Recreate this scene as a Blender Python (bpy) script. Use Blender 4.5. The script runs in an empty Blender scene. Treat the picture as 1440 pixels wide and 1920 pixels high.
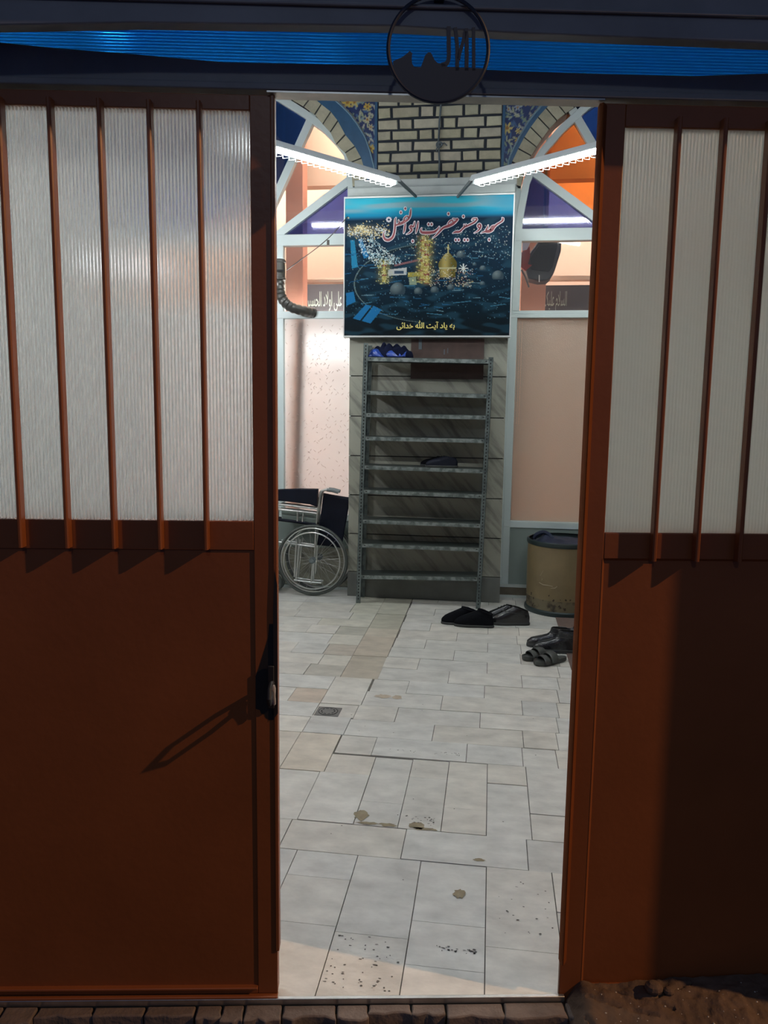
import bpy, math, random
from mathutils import Vector, noise
random.seed(7)
PI = math.pi
scene = bpy.context.scene
COL = scene.collection

# ------------------------------------------------------------------ camera
F_PX, EYE = 1444.0, 1.55
PITCH, YAW, ROLL = math.radians(7.55), math.radians(7.9), 0.0127
FW = Vector((-math.sin(YAW)*math.cos(PITCH), math.cos(YAW)*math.cos(PITCH), -math.sin(PITCH)))
R0 = Vector((math.cos(YAW), math.sin(YAW), 0)); U0 = R0.cross(FW)
RT = R0*math.cos(ROLL) + U0*math.sin(ROLL); UP = U0*math.cos(ROLL) - R0*math.sin(ROLL)
cam_data = bpy.data.cameras.new('camera'); cam = bpy.data.objects.new('camera', cam_data); COL.objects.link(cam)
cam_data.lens = F_PX*36/1920; cam_data.sensor_width = 36; cam_data.clip_start = 0.05
from mathutils import Matrix
cam.matrix_world = Matrix(((RT.x, UP.x, -FW.x, 0), (RT.y, UP.y, -FW.y, 0), (RT.z, UP.z, -FW.z, EYE), (0, 0, 0, 1)))
scene.camera = cam

def at(px, py, Y):
    """point of the photo's pixel on the wall plane at depth Y -> (x, z)"""
    d = FW + RT*((px-720)/F_PX) - UP*((py-960)/F_PX)
    t = Y/d.y
    return (d.x*t, EYE + d.z*t)

GA = YAW + math.radians(1.6)                        # the street front is turned against the yard
GD = Vector((math.cos(GA), math.sin(GA), 0)); GN = Vector((-GD.y, GD.x, 0)); GATE = 1.865
def gat(px, py, D):
    d = FW + RT*((px-720)/F_PX) - UP*((py-960)/F_PX)
    t = D/d.dot(GN)
    return ((d*t).dot(GD), EYE + d.z*t)
def gworld(s, y=0, z=0):
    v = GD*s + GN*(GATE+y); return (v.x, v.y, z)

# ------------------------------------------------------------------ mesh helpers
def lin(c):
    return tuple((x/255/12.92 if x/255 <= .04045 else ((x/255+.055)/1.055)**2.4) for x in c)

class MB:
    def __init__(self): self.v = []; self.f = []; self.m = []; self.c = []
    def add(self, vs, fs, mi=0, col=(1, 1, 1)):
        n = len(self.v); self.v += [tuple(v) for v in vs]; self.c += [col]*len(vs)
        self.f += [tuple(i+n for i in f) for f in fs]; self.m += [mi]*len(fs); return self
    def box(self, x0, x1, y0, y1, z0, z1, mi=0, col=(1, 1, 1)):
        return self.add([(x0,y0,z0),(x1,y0,z0),(x1,y1,z0),(x0,y1,z0),(x0,y0,z1),(x1,y0,z1),(x1,y1,z1),(x0,y1,z1)],
                 [(0,3,2,1),(4,5,6,7),(0,1,5,4),(1,2,6,5),(2,3,7,6),(3,0,4,7)], mi, col)
    def prism(self, pts, y0, y1, mi=0, col=(1, 1, 1)):
        """outline (x, z) extruded along y"""
        n = len(pts); a = sum(pts[i][0]*pts[(i+1)%n][1]-pts[(i+1)%n][0]*pts[i][1] for i in range(n))
        if a < 0: pts = pts[::-1]
        vs = [(x, y0, z) for x, z in pts] + [(x, y1, z) for x, z in pts]
        fs = [tuple(range(n)), tuple(range(2*n-1, n-1, -1))] + [(i, i+n, (i+1)%n+n, (i+1)%n) for i in range(n)]
        return self.add(vs, fs, mi, col)
    def plan(self, pts, z0, z1, mi=0, col=(1, 1, 1)):
        """outline (x, y) extruded upward"""
        n = len(pts); a = sum(pts[i][0]*pts[(i+1)%n][1]-pts[(i+1)%n][0]*pts[i][1] for i in range(n))
        if a < 0: pts = pts[::-1]
        vs = [(x, y, z0) for x, y in pts] + [(x, y, z1) for x, y in pts]
        fs = [tuple(range(n-1, -1, -1)), tuple(range(n, 2*n))] + [(i, (i+1)%n, (i+1)%n+n, i+n) for i in range(n)]
        return self.add(vs, fs, mi, col)
    def loft(self, rings, closed=True, cap0=True, cap1=True, mi=0, col=(1, 1, 1)):
        n = len(rings[0]); vs = [p for r in rings for p in r]; fs = []
        for k in range(len(rings)-1):
            for i in range(n if closed else n-1):
                j = (i+1) % n
                fs.append((k*n+i, k*n+j, (k+1)*n+j, (k+1)*n+i))
        if cap0: fs.append(tuple(range(n-1, -1, -1)))
        if cap1: fs.append(tuple(range((len(rings)-1)*n, len(rings)*n)))
        return self.add(vs, fs, mi, col)
    def tube(self, path, r, seg=8, closed=False, mi=0, col=(1, 1, 1)):
        path = [Vector(p) for p in path]; n = len(path); rings = []
        rr = r if isinstance(r, (list, tuple)) else [r]*n
        ref = None
        for i, p in enumerate(path):
            if closed: t = path[(i+1) % n]-path[i-1]
            else: t = path[min(i+1, n-1)]-path[max(i-1, 0)]
            t.normalize()
            if ref is None:
                ref = t.orthogonal().normalized()
            ref = (ref - t*ref.dot(t)).normalized()
            b = t.cross(ref)
            rings.append([p + (ref*math.cos(2*PI*k/seg)+b*math.sin(2*PI*k/seg))*rr[i] for k in range(seg)])
        if closed: rings.append(rings[0]); 
        return self.loft(rings, True, not closed, not closed, mi, col)
    def lathe(self, prof, c=(0, 0, 0), seg=40, mi=0, cap0=True, cap1=True):
        rings = [[(c[0]+r*math.cos(2*PI*k/seg), c[1]+r*math.sin(2*PI*k/seg), c[2]+z) for k in range(seg)] for r, z in prof]
        return self.loft(rings, True, cap0, cap1, mi)
    def ring(self, c, R, r, axis='y', seg=48, sec=8, mi=0):
        pts = []
        for k in range(seg):
            a = 2*PI*k/seg
            if axis == 'y': pts.append((c[0]+R*math.cos(a), c[1], c[2]+R*math.sin(a)))
            elif axis == 'z': pts.append((c[0]+R*math.cos(a), c[1]+R*math.sin(a), c[2]))
        return self.tube(pts, r, sec, True, mi)
    def build(self, name, mats, parent=None, origin=(0, 0, 0), rotz=0, bevel=0, seg=2, smooth=True, local=False):
        """origin: the object's base; vertices are given in the space whose zero lies at `local` (object space) or in world space"""
        me = bpy.data.meshes.new(name)
        o3 = (0, 0, 0) if (local or parent is not None) else origin
        me.from_pydata([(x-o3[0], y-o3[1], z-o3[2]) for x, y, z in self.v], [], self.f)
        for m_ in (mats if isinstance(mats, (list, tuple)) else [mats]): me.materials.append(m_)
        me.polygons.foreach_set('material_index', self.m)
        if any(c != (1, 1, 1) for c in self.c):
            ca = me.color_attributes.new('Col', 'FLOAT_COLOR', 'POINT')
            ca.data.foreach_set('color', [x for c in self.c for x in (c[0], c[1], c[2], 1.0)])
        if smooth:
            me.polygons.foreach_set('use_smooth', [True]*len(self.f)); me.set_sharp_from_angle(angle=math.radians(38))
        me.update()
        o = bpy.data.objects.new(name, me); COL.objects.link(o)
        if parent is not None: o.parent = parent; o.location = origin if local else (0, 0, 0)
        else: o.location = origin
        o.rotation_euler.z = rotz
        if bevel:
            b = o.modifiers.new('edge', 'BEVEL'); b.width = bevel; b.segments = seg; b.limit_method = 'ANGLE'; b.angle_limit = math.radians(40)
        return o

def tag(o, label=None, cat=None, group=None, kind=None):
    if label: o['label'] = label
    if cat: o['category'] = cat
    if group: o['group'] = group
    if kind: o['kind'] = kind
    return o
def thing(name, label, cat, loc=(0, 0, 0), rotz=0, group=None, kind=None):
    o = bpy.data.objects.new(name, None); COL.objects.link(o); o.empty_display_size = .1
    o.location = loc; o.rotation_euler.z = rotz
    return tag(o, label, cat, group, kind)
def gthing(name, label, cat, s=0, y=0, z=0, group=None, kind=None):
    return thing(name, label, cat, gworld(s, y, z), GA, group, kind)
def copy_tree(o, parent=None):
    c = o.copy(); COL.objects.link(c)
    if parent: c.parent = parent
    for ch in list(o.children): copy_tree(ch, c)
    return c
def smoothstep(a, b, x):
    t = max(0, min(1, (x-a)/(b-a))); return t*t*(3-2*t)
def n3(x, y, z=0.0): return noise.noise(Vector((x, y, z)))
def resample(pts, n):
    d = [0]
    for i in range(1, len(pts)): d.append(d[-1]+math.dist(pts[i-1], pts[i]))
    out = []
    for k in range(n):
        t = d[-1]*k/(n-1); i = 1
        while i < len(pts)-1 and d[i] < t: i += 1
        u = (t-d[i-1])/max(1e-9, d[i]-d[i-1])
        out.append(tuple(a+(b-a)*u for a, b in zip(pts[i-1], pts[i])))
    return out
def spline(pts, n=8):
    """Catmull-Rom through the points"""
    P = [Vector(p) for p in pts]; out = []
    for i in range(len(P)-1):
        a, b, c, d = P[max(i-1, 0)], P[i], P[i+1], P[min(i+2, len(P)-1)]
        for k in range(n):
            t = k/n
            out.append(tuple(0.5*((2*b)+(c-a)*t+(2*a-5*b+4*c-d)*t*t+(3*b-a-3*c+d)*t**3)))
    out.append(tuple(P[-1])); return out

# ------------------------------------------------------------------ materials
def mat(name, col=(.5, .5, .5), rough=.5, metal=0, var=0, vscale=6, bump=0, bscale=40, attr=False, spec=.5, stretch=None, col2=None, c2=(.45, .65), coat=0):
    """procedural principled surface: noise mixes col and col2 (or a darker col), optional noise bump, optional per-vertex tint"""
    m = bpy.data.materials.new(name); m.use_nodes = True; nt = m.node_tree; b = nt.nodes['Principled BSDF']
    b.inputs['Roughness'].default_value = rough; b.inputs['Metallic'].default_value = metal
    b.inputs['Specular IOR Level'].default_value = spec; b.inputs['Coat Weight'].default_value = coat
    tc = nt.nodes.new('ShaderNodeTexCoord'); src = tc.outputs['Object']
    if stretch:
        mp = nt.nodes.new('ShaderNodeMapping'); mp.vector_type = 'TEXTURE'; mp.inputs['Scale'].default_value = [1/s_ for s_ in stretch[0]]; mp.inputs['Rotation'].default_value = stretch[1]
        nt.links.new(src, mp.inputs['Vector']); src2 = mp.outputs['Vector']
    else: src2 = src
    out = None
    if var or col2:
        nz = nt.nodes.new('ShaderNodeTexNoise'); nz.inputs['Scale'].default_value = vscale; nz.inputs['Detail'].default_value = 6; nz.inputs['Roughness'].default_value = .6
        nt.links.new(src2, nz.inputs['Vector'])
        rp = nt.nodes.new('ShaderNodeValToRGB'); e = rp.color_ramp.elements
        c2_ = col2 or tuple(c*(1-var) for c in col)
        e[0].position = c2[0] if col2 else .3; e[1].position = c2[1] if col2 else .7
        e[0].color = (*c2_, 1); e[1].color = (*col, 1)
        nt.links.new(nz.outputs['Fac'], rp.inputs['Fac']); out = rp.outputs['Color']
    if attr:
        at_ = nt.nodes.new('ShaderNodeAttribute'); at_.attribute_name = 'Col'
        if out is None: out = at_.outputs['Color']
        else:
            mx = nt.nodes.new('ShaderNodeMix'); mx.data_type = 'RGBA'; mx.blend_type = 'MULTIPLY'; mx.inputs['Factor'].default_value = 1
            nt.links.new(out, mx.inputs['A']); nt.links.new(at_.outputs['Color'], mx.inputs['B']); out = mx.outputs['Result']
    if out is not None: nt.links.new(out, b.inputs['Base Color'])
    else: b.inputs['Base Color'].default_value = (*col, 1)
    if bump:
        nb = nt.nodes.new('ShaderNodeTexNoise'); nb.inputs['Scale'].default_value = bscale; nb.inputs['Detail'].default_value = 4
        nt.links.new(src2, nb.inputs['Vector'])
        bm = nt.nodes.new('ShaderNodeBump'); bm.inputs['Strength'].default_value = bump; bm.inputs['Distance'].default_value = .01
        nt.links.new(nb.outputs['Fac'], bm.inputs['Height']); nt.links.new(bm.outputs['Normal'], b.inputs['Normal'])
    return m
def emit(name, col, s):
    m = bpy.data.materials.new(name); m.use_nodes = True; nt = m.node_tree; b = nt.nodes['Principled BSDF']
    b.inputs['Base Color'].default_value = (.8, .8, .8, 1)
    b.inputs['Emission Color'].default_value = (*col, 1); b.inputs['Emission Strength'].default_value = s
    return m
def sheet_mat(name, trans, see, rough, ior, wave_axis=None, wave_scale=100, wave_amt=.5, gloss=.08, dirt=None, ncol=None, nscale=60, nbump=0, tfac=.6):
    """translucent sheet: diffuse transmission + blurred see-through + gloss; ribs as a wave along one axis"""
    m = bpy.data.materials.new(name); m.use_nodes = True; nt = m.node_tree; nt.nodes.clear()
    N, L = nt.nodes.new, nt.links.new
    out = N('ShaderNodeOutputMaterial'); tr = N('ShaderNodeBsdfTranslucent'); rf = N('ShaderNodeBsdfRefraction'); gl = N('ShaderNodeBsdfGlossy'); df = N('ShaderNodeBsdfDiffuse')
    tr.inputs['Color'].default_value = (*trans, 1); rf.inputs['Color'].default_value = (*see, 1); rf.inputs['Roughness'].default_value = rough; rf.inputs['IOR'].default_value = ior
    df.inputs['Color'].default_value = (*[c*.6 for c in trans], 1)
    gl.inputs['Roughness'].default_value = .18
    m0 = N('ShaderNodeMixShader'); m0.inputs[0].default_value = .25; L(tr.outputs[0], m0.inputs[1]); L(df.outputs[0], m0.inputs[2])
    m1 = N('ShaderNodeMixShader'); m1.inputs[0].default_value = 1-tfac; L(m0.outputs[0], m1.inputs[1]); L(rf.outputs[0], m1.inputs[2])
    m2 = N('ShaderNodeMixShader'); m2.inputs[0].default_value = gloss; L(m1.outputs[0], m2.inputs[1]); L(gl.outputs[0], m2.inputs[2]); L(m2.outputs[0], out.inputs[0])
    tc = N('ShaderNodeTexCoord'); hs = None
    if wave_axis is not None:
        wv = N('ShaderNodeTexWave'); wv.bands_direction = wave_axis; wv.inputs['Scale'].default_value = wave_scale
        L(tc.outputs['Object'], wv.inputs['Vector']); hs = wv.outputs['Fac']
        rp = N('ShaderNodeValToRGB'); e = rp.color_ramp.elements
        e[0].position = .05; e[0].color = (*[c*(1-wave_amt) for c in trans], 1); e[1].position = .5; e[1].color = (*trans, 1)
        L(hs, rp.inputs['Fac']); L(rp.outputs['Color'], tr.inputs['Color'])
    if ncol:
        nz = N('ShaderNodeTexNoise'); nz.inputs['Scale'].default_value = nscale; L(tc.outputs['Object'], nz.inputs['Vector'])
        rp = N('ShaderNodeValToRGB'); rp.color_ramp.elements[0].color = (*ncol, 1); rp.color_ramp.elements[1].color = (*trans, 1)
        rp.color_ramp.elements[0].position = .35; rp.color_ramp.elements[1].position = .6
        L(nz.outputs['Fac'], rp.inputs['Fac']); L(rp.outputs['Color'], tr.inputs['Color'])
    if nbump and hs is None:
        vz = N('ShaderNodeTexVoronoi'); vz.inputs['Scale'].default_value = nscale; L(tc.outputs['Object'], vz.inputs['Vector']); hs = vz.outputs['Distance']
    if hs is not None:
        bm = N('ShaderNodeBump'); bm.inputs['Strength'].default_value = nbump or .5; bm.inputs['Distance'].default_value = .004
        L(hs, bm.inputs['Height']); L(bm.outputs[0], rf.inputs['Normal']); L(bm.outputs[0], gl.inputs['Normal'])
    return m
def glass(name, tint, gloss=.10, haze=0, hcol=(.8, .8, .8)):
    """clear pane: tinted straight-through + mirror gloss, with a little dusty haze"""
    m = bpy.data.materials.new(name); m.use_nodes = True; nt = m.node_tree; nt.nodes.clear(); N, L = nt.nodes.new, nt.links.new
    out = N('ShaderNodeOutputMaterial'); t = N('ShaderNodeBsdfTransparent'); t.inputs[0].default_value = (*tint, 1)
    g = N('ShaderNodeBsdfGlossy'); g.inputs['Roughness'].default_value = .03; g.inputs['Color'].default_value = (.9, .9, .9, 1)
    d = N('ShaderNodeBsdfDiffuse'); d.inputs[0].default_value = (*hcol, 1)
    a = N('ShaderNodeMixShader'); a.inputs[0].default_value = haze; L(t.outputs[0], a.inputs[1]); L(d.outputs[0], a.inputs[2])
    b = N('ShaderNodeMixShader'); b.inputs[0].default_value = gloss; L(a.outputs[0], b.inputs[1]); L(g.outputs[0], b.inputs[2]); L(b.outputs[0], out.inputs[0])
    return m

def ribbed(name, trans, see, rough, tfac):
    """hollow ribbed plastic sheet: blurred see-through bays between milky webs 8 mm apart"""
    m = bpy.data.materials.new(name); m.use_nodes = True; nt = m.node_tree; nt.nodes.clear(); N, L = nt.nodes.new, nt.links.new
    out = N('ShaderNodeOutputMaterial'); tr = N('ShaderNodeBsdfTranslucent'); tr.inputs[0].default_value = (*trans, 1)
    rf = N('ShaderNodeBsdfRefraction'); rf.inputs['Color'].default_value = (*see, 1); rf.inputs['Roughness'].default_value = rough; rf.inputs['IOR'].default_value = 1.33
    gl = N('ShaderNodeBsdfGlossy'); gl.inputs['Roughness'].default_value = .2
    tc = N('ShaderNodeTexCoord'); wv = N('ShaderNodeTexWave'); wv.bands_direction = 'X'; wv.inputs['Scale'].default_value = 38.8; wv.inputs['Distortion'].default_value = 0
    L(tc.outputs['Object'], wv.inputs['Vector'])
    rp = N('ShaderNodeValToRGB'); e = rp.color_ramp.elements; e[0].position = .70; e[0].color = (tfac, tfac, tfac, 1); e[1].position = .93; e[1].color = (.97, .97, .97, 1); L(wv.outputs['Fac'], rp.inputs['Fac'])
    a = N('ShaderNodeMixShader'); L(rp.outputs['Color'], a.inputs[0]); L(rf.outputs[0], a.inputs[1]); L(tr.outputs[0], a.inputs[2])
    bm = N('ShaderNodeBump'); bm.inputs['Strength'].default_value = .35; bm.inputs['Distance'].default_value = .003; L(wv.outputs['Fac'], bm.inputs['Height']); L(bm.outputs[0], rf.inputs['Normal']); L(bm.outputs[0], gl.inputs['Normal'])
    b = N('ShaderNodeMixShader'); b.inputs[0].default_value = .05; L(a.outputs[0], b.inputs[1]); L(gl.outputs[0], b.inputs[2]); L(b.outputs[0], out.inputs[0])
    return m
M = {}
M['paint'] = mat('brown gate paint', (.30, .082, .020), .42, 0, .25, 3, .06, 60)
M['stile'] = None
M['lintel'] = mat('dark lintel paint', (.24, .25, .28), .55, 0, .25, 5, .05, 40)
M['grime'] = mat('black grime', (.012, .010, .010), .6)
M['steel'] = mat('worn steel', (.55, .54, .52), .35, .9, .3, 12)
M['chrome'] = mat('chrome tube', (.62, .64, .63), .30, 1.0)
M['tile'] = mat('travertine', (.79, .775, .72), .42, 0, .30, 9, .12, 60, attr=True, stretch=((.75, 1.35, 1), (0, 0, 0)))
M['grout'] = mat('grout', (.17, .16, .14), .8, 0, .4, 20)
M['stain'] = mat('dry mud stain', (.36, .30, .19), .7, 0, .4, 30)
M['pit'] = mat('travertine pits', (.10, .095, .085), .8)
M['brick'] = mat('beige brick', (.56, .54, .41), .8, 0, .25, 14, .25, 60, attr=True)
M['mortar'] = mat('black mortar', (.022, .030, .042), .8)
M['navy'] = mat('blue glaze', (.035, .12, .24), .35, 0, .25, 10)
M['mosaic'] = mat('painted floral tile', attr=True, rough=.35)
M['marble'] = mat('veined marble', (.37, .375, .32), .4, 0, 0, 3.6, 0, 40, attr=True, col2=(.20, .205, .18), c2=(.34, .52), stretch=((.7, 1, 5), (0, math.radians(48), 0)))
M['skirt'] = mat('grey stone plinth', (.17, .18, .165), .5, 0, .35, 5)
M['brownstone'] = mat('brown stone skirting', (.16, .135, .10), .5, 0, .4, 6)
M['ledge'] = mat('pale stone ledge', (.56, .62, .61), .6, 0, .15, 8)
M['alu'] = mat('pale aluminium frame', (.64, .74, .745), .42, 0, .06, 3)
M['kick'] = mat('grey green panel', (.25, .31, .29), .5, 0, .08, 3)
M['plaster'] = mat('yard plaster', (.42, .43, .40), .85, 0, .15, 3)
M['rack'] = mat('grey green enamel', (.135, .165, .16), .45, .3, 0, 16, .08, 60, col2=(.065, .085, .085), c2=(.38, .55))
M['hole'] = mat('dark slot', (.006, .007, .008), .8)
M['worn'] = mat('worn shelf lip', (.26, .30, .29), .45, .4, 0, 22, 0, 40, col2=(.10, .125, .12), c2=(.42, .58))
M['darkshelf'] = mat('rack tray', (.07, .085, .08), .5, .3, .3, 10)
M['black'] = mat('black fabric', (.004, .0045, .007), .9, 0, .3, 30, .2, 120, spec=.12)
M['navyfab'] = mat('navy vinyl', (.004, .006, .016), .6, 0, .3, 12, .1, 60, spec=.2)
M['leather'] = mat('black leather', (.011, .0115, .013), .27, 0, .3, 25, .12, 90, coat=.25)
M['boot'] = mat('black boot leather', (.020, .021, .025), .26, 0, .3, 20, .12, 80, coat=.3)
M['rubber'] = mat('dark rubber', (.028, .030, .030), .55, 0, .2, 30)
M['slipper'] = mat('charcoal moulded rubber', (.055, .060, .057), .5, 0, .2, 30)
M['greyshoe'] = mat('grey suede', (.055, .055, .058), .8, 0, .3, 30)
M['lining'] = mat('shoe lining', (.010, .010, .010), .9)
M['insole'] = mat('pale insole', (.22, .19, .16), .8)
M['tyre'] = mat('grey tyre', (.07, .08, .075), .65)
M['drum'] = mat('tan drum paint', (.215, .16, .082), .45, 0, .3, 5, .05, 30)
M['matte'] = mat('matt brown edge paint', (.20, .058, .018), .85, 0, .2, 4, spec=.08)
M['drumrim'] = mat('blue green rim', (.014, .026, .028), .4)
M['bag'] = mat('navy plastic', (.005, .013, .042), .60, 0, .3, 12)
M['bluebag'] = mat('bright blue plastic', (.02, .06, .33), .3, 0, .4, 9)
M['darkcloth'] = mat('dark navy cloth', (.003, .005, .018), .9, spec=.1)
M['pipe'] = mat('dark metal flue', (.085, .085, .08), .35, .6, .3, 14)
M['cable'] = mat('grey cable', (.10, .13, .15), .6)
M['wire'] = mat('dark wire', (.06, .055, .05), .6)
M['shade'] = mat('lamp housing', (.55, .60, .62), .45)
M['reflector'] = mat('white reflector', (.85, .86, .86), .3)
M['bracket'] = mat('bracket', (.16, .19, .20), .5, .3)
M['slat'] = mat('white louvre', (.8, .82, .82), .4)
M['mat'] = mat('brown carpet', (.17, .115, .095), .95, 0, .3, 60, .3, 150)
M['drain'] = mat('drain metal', (.20, .20, .195), .45, .5, .3, 20)
M['board'] = mat('brown board', (.085, .050, .042), .6, 0, .35, 9)
M['peach'] = mat('peach plaster', (.84, .67, .55), .8, 0, .08, 2)
M['coral'] = mat('coral column', (.66, .30, .20), .7, 0, .08, 2)
M['cream'] = mat('cream trim', (.80, .62, .46), .7)
M['clothgrey'] = mat('dark grey banner', (.075, .07, .075), .85)
M['letter'] = mat('pale green letters', (.42, .52, .42), .7)
M['speaker'] = mat('black cabinet', (.010, .014, .022), .5)
M['red'] = mat('red cloth', (.35, .03, .03), .8)
M['frame'] = mat('poster frame', (.55, .58, .58), .4, .3)
M['print'] = mat('printed banner', attr=True, rough=.6, spec=.06)
M['titlered'] = mat('red lettering', (.15, .012, .022), .5)
M['white'] = mat('white outline', (.52, .50, .54), .5)
M['gold'] = mat('yellow lettering', (.66, .55, .15), .5)
M['ground'] = mat('street dirt', (.055, .036, .026), .9, 0, .5, 12, .5, 50)
M['paver'] = mat('cracked paver', (.19, .145, .12), .85, 0, .4, 10, .4, 60)
M['concrete'] = mat('rough concrete', (.16, .10, .065), .9, 0, .45, 9, .6, 40)
M['pale'] = mat('pale chips', (.5, .45, .38), .8)
M['emblem'] = mat('dark blue iron', (.012, .020, .045), .5)
M['poly'] = ribbed('clear ribbed sheet', (.95, .95, .93), (.96, .97, .98), .20, .26)
M['polyfrost'] = ribbed('frosted ribbed sheet', (.71, .71, .67), (.79, .79, .76), .42, .55)
M['bluepoly'] = sheet_mat('blue corrugated sheet', (.005, .16, .66), (.01, .25, .85), .22, 1.2, None, 0, 0, .05, tfac=.55)
M['frostL'] = sheet_mat('patterned glass', (.74, .77, .77), (.80, .84, .86), .62, 1.45, None, gloss=.05, tfac=.45)
M['frostR'] = sheet_mat('diamond glass', (.62, .645, .62), (.64, .67, .65), .45, 1.35, None, gloss=.05, tfac=.72, nscale=130, nbump=.4)
M['dash'] = mat('pressed glass dash', (.66, .64, .63), .2)
M['clear'] = glass('clear pane', (.95, .95, .94), .035, .03)
M['blueglass'] = glass('blue pane', (.26, .31, .60), .13, .16, (.10, .13, .42))
M['deepblue'] = glass('deep blue pane', (.07, .17, .44), .12, .2, (.02, .11, .34))
M['orangeglass'] = glass('orange pane', (.72, .43, .21), .06, .14, (.62, .32, .12))
TUBE = emit('fluorescent tube', (.95, 1.0, .97), 62)
TUBE_B = emit('bright fluorescent tube', (.97, 1.0, .96), 195)
TUBE_IN = emit('room lamp', (1.0, .88, .80), 105)
TUBE_HOT = emit('bare room tube', (1.0, .96, .93), 800)
BULB = emit('wall bulb', (.95, .97, 1.0), 420)
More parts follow.
